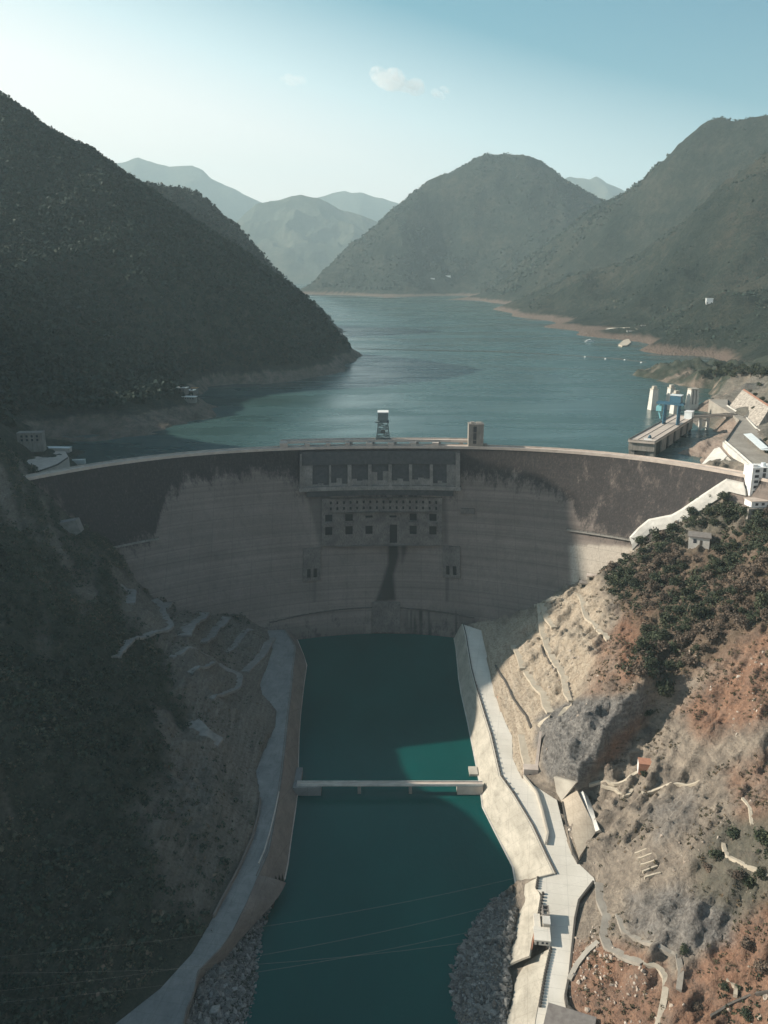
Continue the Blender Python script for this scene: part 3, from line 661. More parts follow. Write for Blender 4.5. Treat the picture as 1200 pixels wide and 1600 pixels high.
pv = ht.nodes.new('ShaderNodeVolumePrincipled'); pv.inputs['Color'].default_value = (.72, .92, .98, 1); pv.inputs['Density'].default_value = 4.8e-5; pv.inputs['Anisotropy'].default_value = .1
ht.links.new(pv.outputs[0], ht.nodes['Material Output'].inputs['Volume'])
m = MB(); m.box(-24000, 24000, -1500, 26500, -64, 3050)
hz = m.build('haze', hm); tag(hz, 'thin blue haze filling the valley', kind='stuff')
# ------------------------------------------------------------------ the arch dam
def dn(x, z):
    g = (Yd(x+1, z)-Yd(x-1, z))/2; l = math.hypot(g, 1); return g/l, -1/l
def fp(x, z, d=0.0):
    n = dn(x, z); return (x+n[0]*d, float(Yd(x, z))+n[1]*d, z)
def cbox(mb, x0, x1, z0, z1, d0, d1, m=0, seg=None):
    """block standing out of the face between x0..x1, z0..z1, from depth d0 to d1"""
    n = seg or max(1, int(abs(x1-x0)/10))
    for i in range(n):
        a = x0+(x1-x0)*i/n; b = x0+(x1-x0)*(i+1)/n
        P = [fp(a, z0, d1), fp(b, z0, d1), fp(b, z0, d0), fp(a, z0, d0), fp(a, z1, d1), fp(b, z1, d1), fp(b, z1, d0), fp(a, z1, d0)]
        bb = len(mb.v); mb.v += P
        fs = [(3, 2, 1, 0), (4, 5, 6, 7), (0, 1, 5, 4), (2, 3, 7, 6)]
        if i == 0: fs.append((3, 0, 4, 7))
        if i == n-1: fs.append((1, 2, 6, 5))
        mb.f += [tuple(bb+k for k in f) for f in fs]; mb.m += [m]*len(fs)
def hpanel(mb, x0, x1, z0, z1, holes, d1, depth, m=0, mh=1):
    """panel standing d1 out of the face with real recesses; holes = (xa, xb, za, zb)"""
    xs = sorted(set([x0, x1]+[h[0] for h in holes]+[h[1] for h in holes])); zs = sorted(set([z0, z1]+[h[2] for h in holes]+[h[3] for h in holes]))
    for i in range(len(xs)-1):
        for j in range(len(zs)-1):
            a, b, c, d = xs[i], xs[i+1], zs[j], zs[j+1]; cx, cz_ = (a+b)/2, (c+d)/2
            if any(h[0] < cx < h[1] and h[2] < cz_ < h[3] for h in holes): continue
            mb.add([fp(a, c, d1), fp(b, c, d1), fp(b, d, d1), fp(a, d, d1)], [(0, 1, 2, 3)], m)
    for (a, b, c, d) in holes:
        o = [fp(a, c, d1), fp(b, c, d1), fp(b, d, d1), fp(a, d, d1)]; q = [fp(a, c, d1-depth), fp(b, c, d1-depth), fp(b, d, d1-depth), fp(a, d, d1-depth)]
        mb.add(o+q, [(4, 5, 6, 7)], mh); mb.add(o+q, [(0, 4, 7, 3), (1, 2, 6, 5), (3, 7, 6, 2), (0, 1, 5, 4)], mh)
    P = [fp(a, c, d) for a, c, d in ((x0, z0, d1), (x1, z0, d1), (x1, z1, d1), (x0, z1, d1), (x0, z0, -3), (x1, z0, -3), (x1, z1, -3), (x0, z1, -3))]
    mb.add(P, [(0, 3, 7, 4), (1, 5, 6, 2), (3, 2, 6, 7), (0, 4, 5, 1)], m)
def dx(px, py): return float(dam_hit(px, py)[0])
def dzv(px, py): return float(dam_hit(px, py)[2])

dam = empty('arch_dam', (0, 944, 0), 'tall grey concrete arch dam with dark stained upper face closing the gorge', 'dam')
xs = np.linspace(-385, 392, 390); zs = np.linspace(-14, CREST, 106)
XX, ZZ = np.meshgrid(xs, zs); YY = Yd(XX, ZZ); nz_, nx_ = XX.shape
ii = np.arange(nz_*nx_).reshape(nz_, nx_)
Qd = np.stack([ii[:-1, :-1], ii[:-1, 1:], ii[1:, 1:], ii[1:, :-1]], -1).reshape(-1, 4)
# stain: lower edge of the dark band, traced on the face
edge = [dam_hit(px, py) for px, py in [(45,752),(90,800),(150,862),(200,850),(243,838),(252,800),(262,775),(290,752),(330,744),(380,741),(440,742),(466,758),(470,770),(600,772),(716,768),(722,746),(780,746),(830,758),(870,768),(893,776),(905,812),(930,832),(1008,850),(1060,806),(1140,752)]]
ze = np.interp(XX, [p[0] for p in edge], [p[2] for p in edge])
stain = np.clip(.5+(ZZ-ze)/30+.12*fbm(XX, ZZ*.15, 9, 3, 3), 0, 1)
stain = np.clip(np.maximum(stain, .34*sstep(30, 0, ZZ)), 0, 1)
stain = np.where(XX > 215, np.minimum(stain, .80), stain)
PXd, PYd = proj(XX, YY, ZZ)
damp = np.zeros(XX.shape)
for pl, k, sf in (([(607,822),(621,822),(623,868),(615,898),(618,938),(586,941),(598,908),(606,880)], .95, 5), ([(622,800),(634,800),(636,860),(628,880)], .8, 6), ([(528,800),(533,800),(534,830),(527,830)], .6, 4), ([(558,800),(564,800),(566,835),(558,835)], .5, 4),
                  ([(657,800),(663,800),(664,835),(657,835)], .8, 4), ([(490,900),(493,900),(493,940),(490,940)], .5, 3), ([(697,898),(701,898),(700,940),(697,940)], .7, 3), ([(502,860),(510,775),(500,772),(470,768),(480,776)], .5, 4),
                  ([(690,775),(697,775),(700,850),(692,850)], .6, 6), ([(505,845),(690,848),(690,852),(505,849)], .35, 3)):
    ins = inpoly(PXd, PYd, pl); dd = polydist(PXd, PYd, pl, True); damp = np.maximum(damp, k*np.clip(np.where(ins, dd, -dd)/sf+.5, 0, 1))
_pp = [(890,850),(900,845),(1012,858),(1000,872),(930,915),(905,930),(893,925)]; _i = inpoly(PXd, PYd, _pp); _d = polydist(PXd, PYd, _pp, True); pale = np.clip(np.where(_i, _d, -_d)/8+.5, 0, 1)*np.where(PYd > 852, 1, .35)  # paler concrete; colour also paints sunlight in, ending at the shadow edge
lowr = sstep(615, 650, PXd)*(1-sstep(735, 760, PXd))*sstep(948, 958, PYd)*(.25+.65*sstep(-.1, .35, fbm(XX, ZZ*.05, 3.2, 3, 9)))
lowl = sstep(440, 470, PXd)*(1-sstep(560, 580, PXd))*sstep(975, 985, PYd)*.3
damp = np.maximum(damp, np.maximum(lowr, lowl))
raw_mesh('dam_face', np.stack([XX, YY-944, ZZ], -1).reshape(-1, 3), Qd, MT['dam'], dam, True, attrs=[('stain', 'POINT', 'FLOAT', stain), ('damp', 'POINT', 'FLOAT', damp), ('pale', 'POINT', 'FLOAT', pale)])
def arcstrip(mb, x0, x1, o0, o1, z0, z1, m=0, n=None):
    n = n or max(2, int((x1-x0)/8)); X_ = np.linspace(x0, x1, n+1); b = len(mb.v)
    for x in X_:
        y = float(arc(x)); nn = dn(x, CREST)
        for (o, z) in ((o0, z0), (o1, z0), (o1, z1), (o0, z1)): mb.v.append((x-nn[0]*o, y-nn[1]*o, z))
    for i in range(n):
        a = b+4*i
        for k in range(4): mb.f.append((a+k, a+(k+1) % 4, a+4+(k+1) % 4, a+4+k)[::-1]); mb.m.append(m)
    mb.f.append((b, b+1, b+2, b+3)); mb.f.append((b+4*n+3, b+4*n+2, b+4*n+1, b+4*n)); mb.m += [m, m]
m = MB(); arcstrip(m, -385, 392, .05, 12, 100, CREST-.02); part(m, 'dam_back', MT['grey'], dam)
m = MB(); arcstrip(m, -385, 392, -.6, 11.4, CREST, CREST+.35); part(m, 'crest_road', MT['pink'], dam)
m = MB(); arcstrip(m, -385, 392, -.9, -.3, CREST-1.4, CREST+1.7); part(m, 'parapet', MT['pink'], dam)
m = MB(); arcstrip(m, -385, 392, 10.9, 11.6, CREST+.35, CREST+1.7); part(m, 'parapet', MT['pink'], dam)
# surface spillway: lintel, piers, steel gates, sill
zt_, zb_ = dzv(600, 724), dzv(600, 757)
xl_, xr_ = dx(468, 740), dx(719, 740)
m = MB(); cbox(m, xl_, xr_, zt_, CREST-3.5, -2, 4.0, 0); part(m, 'spillway_lintel', MT['steel'], dam)
ops = [(dx(a, 740), dx(b, 740)) for a, b in ((488,514),(517,543),(549,575),(580.5,607),(612,639),(644,671.5),(676.5,698))]
walls = [(xl_, ops[0][0])]+[(ops[i][1], ops[i+1][0]) for i in range(6)]+[(ops[6][1], xr_)]
for i, (a, b) in enumerate(walls):
    m = MB(); cbox(m, a, b, zb_, zt_, -2, 5.0 if 0 < i < 7 else 4.0)
    part(m, 'spillway_pier', MT['pierc'], dam)
for i, (a, b) in enumerate(ops):
    m = MB(); cbox(m, a, b, zb_, zt_, -2, .4)
    gt = part(m, 'spillway_gate', MT['steel'], dam)
    m = MB(); r_ = random.Random(i); w3 = (b-a)/3; hs = [(2, 3, 1), (3, 8, 2), (7, 5, 6), (14, 5, 15), (5, 7, 4), (6, 8, 7), (2, 5, 3)][i]
    for k in range(3): cbox(m, a+w3*k+.05, a+w3*(k+1)-.05, zb_, zb_+hs[k], .4, 2.2)
    part(m, 'flip_block', MT['pierc'], gt)
m = MB(); cbox(m, xl_-1, xr_+1, zb_-4.2, zb_, -2, 6.5); part(m, 'spillway_sill', MT['pierc'], dam)
m = MB(); cbox(m, xl_+8, xr_-8, zb_-11, zb_-4.2, -2, 2.5); part(m, 'sill_corbel', MT['steel'], dam)
for a, b in ((468, 471), (712, 719)):
    m = MB(); cbox(m, dx(a, 740), dx(b, 740), zb_-4.2, CREST-5, -2, 7); part(m, 'training_wall', MT['pierc'], dam)
# panel with two rows of drain holes and the mid level outlets
px0, px1 = dx(503, 800), dx(691, 800); pz1, pz0 = dzv(600, 776), dzv(600, 850)
holes = []
for k in range(17):
    for yy in (783.2, 792.3):
        xc = dx(516.7+10.31*k, yy); zc = dzv(600, yy); holes.append((xc-1.15, xc+1.15, zc-1.4, zc+1.4))
m = MB(); hpanel(m, px0, px1, dzv(600, 798), pz1, holes, 2.2, 2.0); part(m, 'drain_panel', [MT['damc'], MT['dark']], dam)
big = []
for (a, b) in ((508,519),(539.5,551),(571,582),(608.5,619.5),(640,651),(671,682)):
    thin = a in (571, 608.5)
    big.append((dx(a, 807), dx(b, 807), dzv(600, 807.5 if thin else 812), dzv(600, 804.5 if thin else 801.5)))
    if a != 608.5: big.append((dx(a, 826), dx(b, 826), dzv(600, 833), dzv(600, 820.5)))
big.append((dx(609, 840), dx(620.5, 840), dzv(600, 847), dzv(600, 819)))
m = MB(); hpanel(m, px0, px1, pz0, dzv(600, 798)-.02, big, 1.8, 1.65); part(m, 'outlet_panel', [MT['damc'], MT['dark']], dam)
for (a, b) in ((506,521),(538,553),(638,653),(669,684)):
    m = MB(); cbox(m, dx(a, 815), dx(b, 815), dzv(600, 819), dzv(600, 813.5), 1.0, 4.5); part(m, 'outlet_ledge', MT['damc'], dam)
for (a, b, y0, y1, sl_) in ((473.5, 500.5, 852, 901, ((479.5,485),(489.5,495))), (692, 719.5, 850, 898, ((697.5,702.5),(708,713.5)))):
    hs = [(dx(u, 885), dx(v, 885), dzv(600, y1-5), dzv(600, y1-18)) for u, v in sl_]
    m = MB(); hpanel(m, dx(a, 880), dx(b, 880), dzv(600, y1), dzv(600, y0), hs, 2.4, 2.2); part(m, 'low_outlet', [MT['damc'], MT['dark']], dam)
m = MB(); cbox(m, dx(581, 960), dx(625.5, 960), dzv(600, 986), dzv(600, 940), -1, 2.6); part(m, 'toe_block', MT['damc'], dam)
m = MB(); cbox(m, dx(720, 797), dx(742, 797), dzv(730, 802), dzv(730, 794), -1, 2.0); part(m, 'gauge_box', MT['damc'], dam)
# galleries along the face
for (x0, x1, z, nm) in ((dx(150, 862), dx(247, 838), 118.0, 'gallery'), (dx(886, 824), dx(1012, 851), 118.0, 'gallery')):
    m = MB(); cbox(m, x0, x1, z-1.2, z, -1, 3.2, seg=10); gl = part(m, nm, MT['grey'], dam)
    m = MB(); k = int((x1-x0)/4)
    for i in range(k+1):
        p = fp(x0+(x1-x0)*i/k, z, 3.0); m.bar(p, (p[0], p[1], z+2.4), .3)
        if i: 
            q = fp(x0+(x1-x0)*(i-1)/k, z, 3.0)
            for h in (1.2, 2.4): m.bar((q[0], q[1], z+h), (p[0], p[1], z+h), .22)
    part(m, 'railing', MT['line'], gl)
m = MB(); xw = np.linspace(dx(421, 968), dx(741, 966), 28)
for a, b in zip(xw[:-1], xw[1:]):
    z = 21+5.5*(1-((a+14)/115)**2); cbox(m, a, b, z-.8, z, -1, 1.3, seg=1)
part(m, 'toe_walkway', MT['line'], dam)
# spillway bridge on the crest
def crest_x(px): return float(atz(px, 697, CREST)[0])
for k, px in enumerate((482.5, 514, 543.5, 577, 611, 645, 680)):
    x = crest_x(px); m = MB(); w_ = 7.5 if k > 2 else 5.5; arcstrip(m, x-w_/2, x+w_/2, 2.5, 10, CREST+.35, CREST+4.6, n=2); part(m, 'gate_pier', MT['pink'], dam)
m = MB(); arcstrip(m, crest_x(443), crest_x(735), 11.7, 24, CREST+3.4, CREST+5.0); br = part(m, 'spillway_bridge', MT['pink'], dam)
m = MB()
for o in (12.0, 23.6): arcstrip(m, crest_x(443), crest_x(735), o-.25, o+.25, CREST+5.0, CREST+6.3)
part(m, 'bridge_parapet', MT['pink'], br)
for px in np.linspace(447, 720, 9):
    x = crest_x(px); m = MB(); arcstrip(m, x-2, x+2, 11.8, 23, 150, CREST+3.4, n=2); part(m, 'bridge_pier', MT['grey'], dam)
m = MB(); arcstrip(m, crest_x(441), crest_x(452), 1.5, 11.5, CREST+.35, CREST+6.5, n=2); part(m, 'end_block', MT['pink'], dam)

# gantry crane on the spillway bridge
def lattice(mb, c, wb, wt, db, dt, z0, z1, n, r):
    L = []
    for sx, sy in ((-1, -1), (1, -1), (1, 1), (-1, 1)):
        a = (c[0]+sx*wb/2, c[1]+sy*db/2, z0); b = (c[0]+sx*wt/2, c[1]+sy*dt/2, z1); L.append((Vector(a), Vector(b))); mb.bar(a, b, r*1.5)
    for k in range(n):
        t0, t1 = k/n, (k+1)/n
        for i in range(4):
            A_, B_ = L[i], L[(i+1) % 4]
            mb.bar(A_[0].lerp(A_[1], t1), B_[0].lerp(B_[1], t1), r)
            p, q = (A_, B_) if k % 2 else (B_, A_)
            mb.bar(p[0].lerp(p[1], t0), q[0].lerp(q[1], t1), r*.8)
cx_ = crest_x(598.5); cy_ = float(arc(cx_))+18; zb = CREST+5
cr = empty('gantry_crane', (cx_, cy_, zb), 'grey green lattice gantry crane with a square cab on the crest bridge', 'crane')
m = MB(); lattice(m, (cx_, cy_, 0), 15.5, 10.5, 9, 8, zb, zb+21, 5, .75); part(m, 'tower', MT['greensteel'], cr)
m = MB(); m.box(cx_-7.2, cx_+7.2, cy_-5.5, cy_+5.5, zb+20.6, zb+22.2); m.box(cx_-9, cx_-6, cy_-5, cy_+3, zb+20.8, zb+21.6); part(m, 'platform', MT['greensteel'], cr)
m = MB(); m.box(cx_-6.1, cx_+6.1, cy_-5, cy_+5, zb+23.2, zb+32.5); m.box(cx_-4.5, cx_+4.5, cy_-4.5, cy_+4.5, zb+22.2, zb+23.2); hs = part(m, 'machinery_house', MT['greensteel'], cr)
m = MB(); m.prism([(cx_-6.4, cy_-5.3), (cx_+6.4, cy_-5.3), (cx_+6.4, cy_+5.3), (cx_-6.4, cy_+5.3)], zb+32.5, [zb+33.3, zb+33.3, zb+34.0, zb+34.0]); part(m, 'roof', MT['paint'], hs)
m = MB(); m.box(cx_-8.6, cx_+8.6, cy_-5.2, cy_-3.8, zb, zb+1.4); m.box(cx_-8.6, cx_+8.6, cy_+3.8, cy_+5.2, zb, zb+1.4); part(m, 'bogie', MT['greensteel'], cr)
m = MB(); m.box(cx_-2.5, cx_+2.5, cy_-2, cy_+2, zb+8, zb+11.5); part(m, 'hoist', MT['line'], cr)
# lift tower
tx = crest_x(742.5); ty = float(arc(tx))+10; lt = empty('lift_tower', (tx, ty, CREST+.3), 'grey concrete lift tower with a dark glazed slot on the crest', 'tower')
m = MB()
m.box(tx-8.6, tx-3.4, ty-6.5, ty+6.5, CREST+.3, CREST+26); m.box(tx+.6, tx+8.6, ty-6.5, ty+6.5, CREST+.3, CREST+26); m.box(tx-3.4, tx+.6, ty-5.5, ty+6.5, CREST+.3, CREST+26)
for z in (8, 16.5): m.box(tx-8.8, tx+8.8, ty-6.7, ty-6.5, CREST+z, CREST+z+.6)
part(m, 'walls', MT['grey'], lt)
m = MB(); m.box(tx-3.38, tx+.58, ty-5.75, ty-5.52, CREST+4, CREST+24); part(m, 'window', MT['glass'], lt)
m = MB(); m.box(tx-8.9, tx+8.9, ty-6.9, ty+6.9, CREST+26, CREST+27); m.box(tx-6, tx-2, ty-4, ty+2, CREST+27, CREST+28.6); m.box(tx+1, tx+6.5, ty-3, ty+4, CREST+27, CREST+28); part(m, 'roof', MT['tower'], lt)
m = MB(); m.box(tx+9.2, tx+13.5, ty-5, ty+2, CREST+.3, CREST+3.2); part(m, 'annex', MT['grey'], lt)
# ------------------------------------------------------------------ concrete banks of the plunge pool
def strip_between(lo, hi, n, rows, zl, zh, thick, name, mat, label, kind='structure', bulge=0):
    a = resample(lo, n); b = resample(hi, n); V = []; 
    for i in range(n):
        for j in range(rows):
            t = j/(rows-1); V.append((*(a[i]*(1-t)+b[i]*t), zl+(zh-zl)*t+bulge*math.sin(math.pi*t)+(.25*math.sin(i*1.7) if 0 < j < rows-1 else 0)))
    F_ = [(i*rows+j, (i+1)*rows+j, (i+1)*rows+j+1, i*rows+j+1) for i in range(n-1) for j in range(rows-1)]
    o = raw_mesh(name, V, F_, mat); sm = o.modifiers.new('thick', 'SOLIDIFY'); sm.thickness = thick; sm.offset = 0
    tag(o, label, kind=kind); return o
def slab(poly, z0, z1, name, mat, label, kind='structure'):
    m = MB(); m.prism(poly, z0, z1); o = m.build(name, mat); tag(o, label, kind=kind); return o
slab(RO+RLO[1:]+RI[::-1], TZ-3, TZ, 'pavement', MT['deck'], 'wide white concrete terrace along the right bank')
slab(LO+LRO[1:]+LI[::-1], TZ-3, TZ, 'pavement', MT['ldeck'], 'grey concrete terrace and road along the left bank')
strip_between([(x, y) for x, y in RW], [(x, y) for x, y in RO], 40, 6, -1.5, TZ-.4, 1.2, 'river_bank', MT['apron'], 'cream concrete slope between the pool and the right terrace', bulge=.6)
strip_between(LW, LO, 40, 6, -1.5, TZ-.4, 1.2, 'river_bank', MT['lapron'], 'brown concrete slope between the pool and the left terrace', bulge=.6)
# lower right apron, in two stretches, and the brown slope under the left road
la = zt([(806,1390),(810,1402),(806,1430),(799,1465),(790,1498),(787,1510)], 3); lo_ = [tuple(p) for p in zt([(840,1372),(837,1388),(846,1397),(840,1432),(832,1470),(828,1494)], TZ)]
strip_between(la, lo_, 16, 5, 1.5, TZ-.3, 1.2, 'river_bank', MT['apron'], 'cream concrete slope below the control house', bulge=.5)
lb_ = zt([(822,1508),(806,1535),(803,1560),(797,1585),(792,1600),(780,1650)], 5); lc_ = zt([(860,1483),(850,1525),(843,1565),(838,1590),(834,1620),(828,1660)], TZ)
strip_between(lb_, lc_, 16, 5, 6, TZ-.3, 1.2, 'river_bank', MT['apron'], 'cream concrete slope beside the bollards at the bottom', bulge=.5)
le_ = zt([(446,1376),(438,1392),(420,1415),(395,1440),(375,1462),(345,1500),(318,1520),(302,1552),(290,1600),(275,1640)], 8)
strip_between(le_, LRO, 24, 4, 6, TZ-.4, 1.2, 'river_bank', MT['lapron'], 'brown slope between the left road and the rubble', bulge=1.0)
def wallline(pl, h, wd, name, mat, label, cat, z=TZ, group=None, kind=None):
    m = MB(); pts = [(*p, z) for p in pl]
    for a, b in zip(pts[:-1], pts[1:]): m.bar((a[0], a[1], z+h/2), (b[0], b[1], z+h/2), wd, h)
    o = m.build(name, mat, loc=(pts[0][0], pts[0][1], z)); tag(o, label, cat, group); return o
inset = lambda L, d: [(x+d, y) for x, y in L]
wallline(inset(RO, 1.2), 1.1, .8, 'parapet', MT['line'], 'dark low parapet along the pool edge of the right terrace', 'parapet')
wallline(inset(RW, .4), .5, 1.0, 'kerb', MT['white'], 'pale kerb at the waterline of the right bank', 'kerb', z=.3)
wallline(inset(LW, -.4), .5, .8, 'kerb', MT['pink'], 'pinkish kerb at the waterline of the left bank', 'kerb', z=.3)
wallline(inset(LO, -1), .5, .5, 'kerb', MT['lapron'], 'thin kerb along the pool edge of the left terrace', 'kerb')
wallline(zt([(436,1238),(431,1262),(422,1300),(413,1330),(404,1350)], TZ), .8, .8, 'low_wall', MT['pink'], 'low pinkish wall dividing the left road from the lower lane', 'wall')
wallline(zt([(407,1250),(404,1275),(394,1312),(372,1362),(345,1412),(334,1434)], TZ), 2.4, 1.2, 'retaining_wall', MT['lapron'], 'low brown retaining wall at the foot of the left slope', 'wall')
wallline(zt([(302,1552),(300,1562),(292,1578),(287,1600),(280,1630)], TZ), 1.2, .8, 'parapet', MT['lapron'], 'brown parapet at the road bend in the bottom left', 'parapet')
wallline(zt([(818,1215),(838,1240),(846,1265),(856,1305),(853,1320)], TZ), 2.6, 1.3, 'low_wall', MT['conc'], 'curved cream dividing wall running down the white terrace', 'wall')
wallline(zt([(866,1366),(841,1372)], TZ), 1.0, .6, 'low_wall', MT['conc'], 'short cream wall crossing the terrace at the end of the parapet', 'wall')
# inner edge of the terrace: a retaining wall where the road runs under the slope
wallline(zt([(927,1382),(904,1412),(898,1440),(889,1530),(883,1560),(886,1577),(911,1601)], TZ), 3.0, 1.2, 'retaining_wall', MT['line'], 'dark retaining wall on the hill side of the lower terrace', 'wall')
wallline(zt([(879,1256),(884,1285),(895,1335),(903,1350)], TZ), 2.2, 1.0, 'retaining_wall', MT['line'], 'dark footing wall below the ribbed concrete slope', 'wall')
# ribbed slabs laid on the slope beside the terrace
def patch(pix, name, mat, label, cat, lift=1.2, thick=2.5, kind=None, nn=8):
    """slab following the ground between four corners given in order"""
    P = np.array([hit(*p) for p in pix]); V = []
    for i in range(nn+1):
        for j in range(nn+1):
            u, v = i/nn, j/nn; q = (P[0]*(1-u)+P[1]*u)*(1-v)+(P[3]*(1-u)+P[2]*u)*v
            V.append((q[0], q[1], max(q[2], 0)+lift))
    F_ = [(i*(nn+1)+j, (i+1)*(nn+1)+j, (i+1)*(nn+1)+j+1, i*(nn+1)+j+1) for i in range(nn) for j in range(nn)]
    o = raw_mesh(name, V, F_, mat); s_ = o.modifiers.new('thick', 'SOLIDIFY'); s_.thickness = thick; s_.offset = -1 if True else 0
    tag(o, label, cat, kind=kind); return o
rs = patch([(880,1256),(905,1241),(930,1306),(905,1349)], 'slope_slab', MT['slab'], 'ribbed beige concrete slab on the slope beside the terrace', 'slab', 1.9)
patch([(868,1216),(903,1225),(880,1254),(872,1240)], 'slope_slab', MT['conc'], 'small cream concrete slab below the rock cliff', 'slab', 1.9)
patch([(906,1240),(914,1250),(940,1302),(930,1306)], 'slope_slab', MT['white'], 'narrow white concrete chute beside the ribbed slab', 'slab', 1.2)
# draped paths
def drape(pix, wd, name, mat, label, kind='structure', cat=None, th=2.2, lift=.45, step=3.0):
    P = np.array([hit(*p) for p in pix]); P = resample(P, max(3, int(np.linalg.norm(np.diff(P, axis=0), axis=1).sum()/step)))
    T = np.gradient(P[:, :2], axis=0); T /= np.linalg.norm(T, axis=1)[:, None]+1e-9; Nn = np.stack([-T[:, 1], T[:, 0]], 1)
    a = P[:, :2]+Nn*wd/2; b = P[:, :2]-Nn*wd/2
    z = np.maximum(np.maximum(Hz(a[:, 0], a[:, 1])*.5+Hz(P[:, 0], P[:, 1])*.5, Hz(b[:, 0], b[:, 1])*.5+Hz(P[:, 0], P[:, 1])*.5), Hz(P[:, 0], P[:, 1]))+lift
    k = np.ones(5)/5; zp = np.pad(z, 2, 'edge'); z = np.maximum(np.convolve(zp, k, 'valid'), Hz(P[:, 0], P[:, 1])+.15)
    n = len(P); V = [(*a[i], z[i]) for i in range(n)]+[(*b[i], z[i]) for i in range(n)]+[(*b[i], z[i]-th) for i in range(n)]+[(*a[i], z[i]-th) for i in range(n)]
    F_ = []
    for i in range(n-1):
        for q in range(4): F_.append((q*n+i, q*n+i+1, ((q+1) % 4)*n+i+1, ((q+1) % 4)*n+i))
    F_ += [(0, n, 2*n, 3*n), (n-1, 4*n-1, 3*n-1, 2*n-1)]
    o = raw_mesh(name, V, F_, mat); bm = bmesh.new(); bm.from_mesh(o.data); bmesh.ops.recalc_face_normals(bm, faces=bm.faces); bm.to_mesh(o.data); bm.free()
    tag(o, label, cat, kind=kind); return o
for pix, wd in (([(839,945),(846,975),(853,1003),(862,1025),(868,1040),(882,1060),(886,1085),(894,1098)], 5), ([(802,1010),(812,1030),(816,1048)], 4.5), ([(823,1052),(836,1070),(850,1085),(854,1105),(861,1114)], 5.5),
                ([(843,943),(856,940),(872,934)], 5), ([(848,945),(852,962),(862,975),(866,982)], 5), ([(896,1098),(884,1110),(876,1118)], 3), ([(860,1118),(848,1128),(842,1138)], 3), ([(815,1150),(820,1180),(826,1200)], 5)):
    drape(pix, wd*1.25, 'path', MT['path'], 'pale benches cut into the excavated right slope')
for pix, wd in (([(774,1040),(788,1062),(802,1092),(822,1118),(830,1138)], 1.6), ([(846,1008),(856,1030),(866,1045)], 1.2), ([(888,1068),(895,1096)], 1.2)):
    drape(pix, wd, 'low_wall', MT['line'], {774: 'thin dark wall climbing the excavated slope above the terrace', 846: 'short dark wall beside the upper bench', 888: 'short dark wall at the lower end of the upper bench'}[pix[0][0]], None, 'wall', th=2.5, lift=1.0)
for pix, wd in (([(905,928),(912,950),(918,968),(935,985),(952,1000)], 5), ([(920,1229),(935,1226),(960,1227),(980,1217),(996,1206)], 2.2), ([(940,1230),(960,1238),(975,1246),(984,1243),(988,1232)], 2.2), ([(1003,1240),(1030,1235),(1060,1228),(1100,1216)], 2),
                ([(1130,1318),(1138,1338),(1165,1352),(1200,1372)], 2.2), ([(1160,1248),(1172,1264),(1175,1290)], 1.8), ([(1136,1528),(1150,1542),(1148,1560)], 2)):
    drape(pix, wd, 'path', MT['path'], 'narrow dusty footpaths on the right slope')
drape([(936,1382),(938,1410),(948,1432),(943,1462),(950,1482),(975,1496),(1005,1505)], 5, 'path', MT['road'], 'dirt track winding below the ribbed slab')
drape([(1005,1505),(1030,1512),(1041,1528),(1038,1560),(1031,1592),(1020,1630)], 3.2, 'path', MT['path'], 'pale track bend in the bottom right')
drape([(965,1432),(975,1458),(995,1470),(1030,1478),(1060,1492),(1064,1520),(1060,1550)], 3.0, 'path', MT['road'], 'dirt track looping round the grey rock')
drape([(934,1474),(915,1492),(900,1512),(889,1536)], 2.6, 'low_wall', MT['conc'], 'pale sloping wall climbing from the lower terrace to the track', None, 'wall', th=3, lift=1.5)
drape([(1110,1590),(1140,1570),(1180,1552),(1215,1545)], 1.2, 'low_wall', MT['line'], 'dark wall crossing the red slope in the bottom right', None, 'wall', th=2, lift=.8)
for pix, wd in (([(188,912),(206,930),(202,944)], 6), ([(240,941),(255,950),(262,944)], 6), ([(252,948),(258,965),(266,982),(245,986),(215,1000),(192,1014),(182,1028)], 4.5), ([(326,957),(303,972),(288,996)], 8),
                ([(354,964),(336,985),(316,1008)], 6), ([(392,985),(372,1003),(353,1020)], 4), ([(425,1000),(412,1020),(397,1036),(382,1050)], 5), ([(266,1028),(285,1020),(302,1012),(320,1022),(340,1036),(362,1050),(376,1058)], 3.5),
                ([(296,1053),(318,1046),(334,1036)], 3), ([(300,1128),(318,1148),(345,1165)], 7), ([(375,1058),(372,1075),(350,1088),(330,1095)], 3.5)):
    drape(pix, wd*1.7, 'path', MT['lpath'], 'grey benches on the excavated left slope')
# ------------------------------------------------------------------ footbridge, intake, bank road, houses
V3 = lambda p: Vector(tuple(map(float, p)))
a = atz(470, 1223, 9); b = atz(746, 1221, 9)
fb = empty('footbridge', ((a[0]+b[0])/2, a[1], 6), 'straight concrete footbridge across the pool between both banks', 'bridge')
m = MB(); m.box(a[0]-3, b[0]+4, a[1]-2.0, a[1]+2.0, 7.4, 8.4); part(m, 'deck', MT['pink'], fb)
for yy in (-2.3, 1.9):
    m = MB(); m.box(a[0]-3, b[0]+4, a[1]+yy, a[1]+yy+.45, 7.3, 9.3); part(m, 'parapet', MT['white'], fb)
m = MB(); m.box(a[0]-6, a[0]+16, a[1]-4.0, a[1]+3.4, -6, 7.2); part(m, 'abutment', MT['ldeck'], fb)
m = MB(); m.box(a[0]-6, a[0]-1, a[1]+5, a[1]+26, -6, 5.5); part(m, 'landing', MT['ldeck'], fb)
m = MB(); m.box(b[0]-16, b[0]+4, b[1]-4.4, b[1]+3.6, -6, 7.2); part(m, 'abutment', MT['pink'], fb)
m = MB(); m.box(b[0]-4, b[0]+3, b[1]+20, b[1]+31, -6, 2.0); part(m, 'landing', MT['conc'], fb)
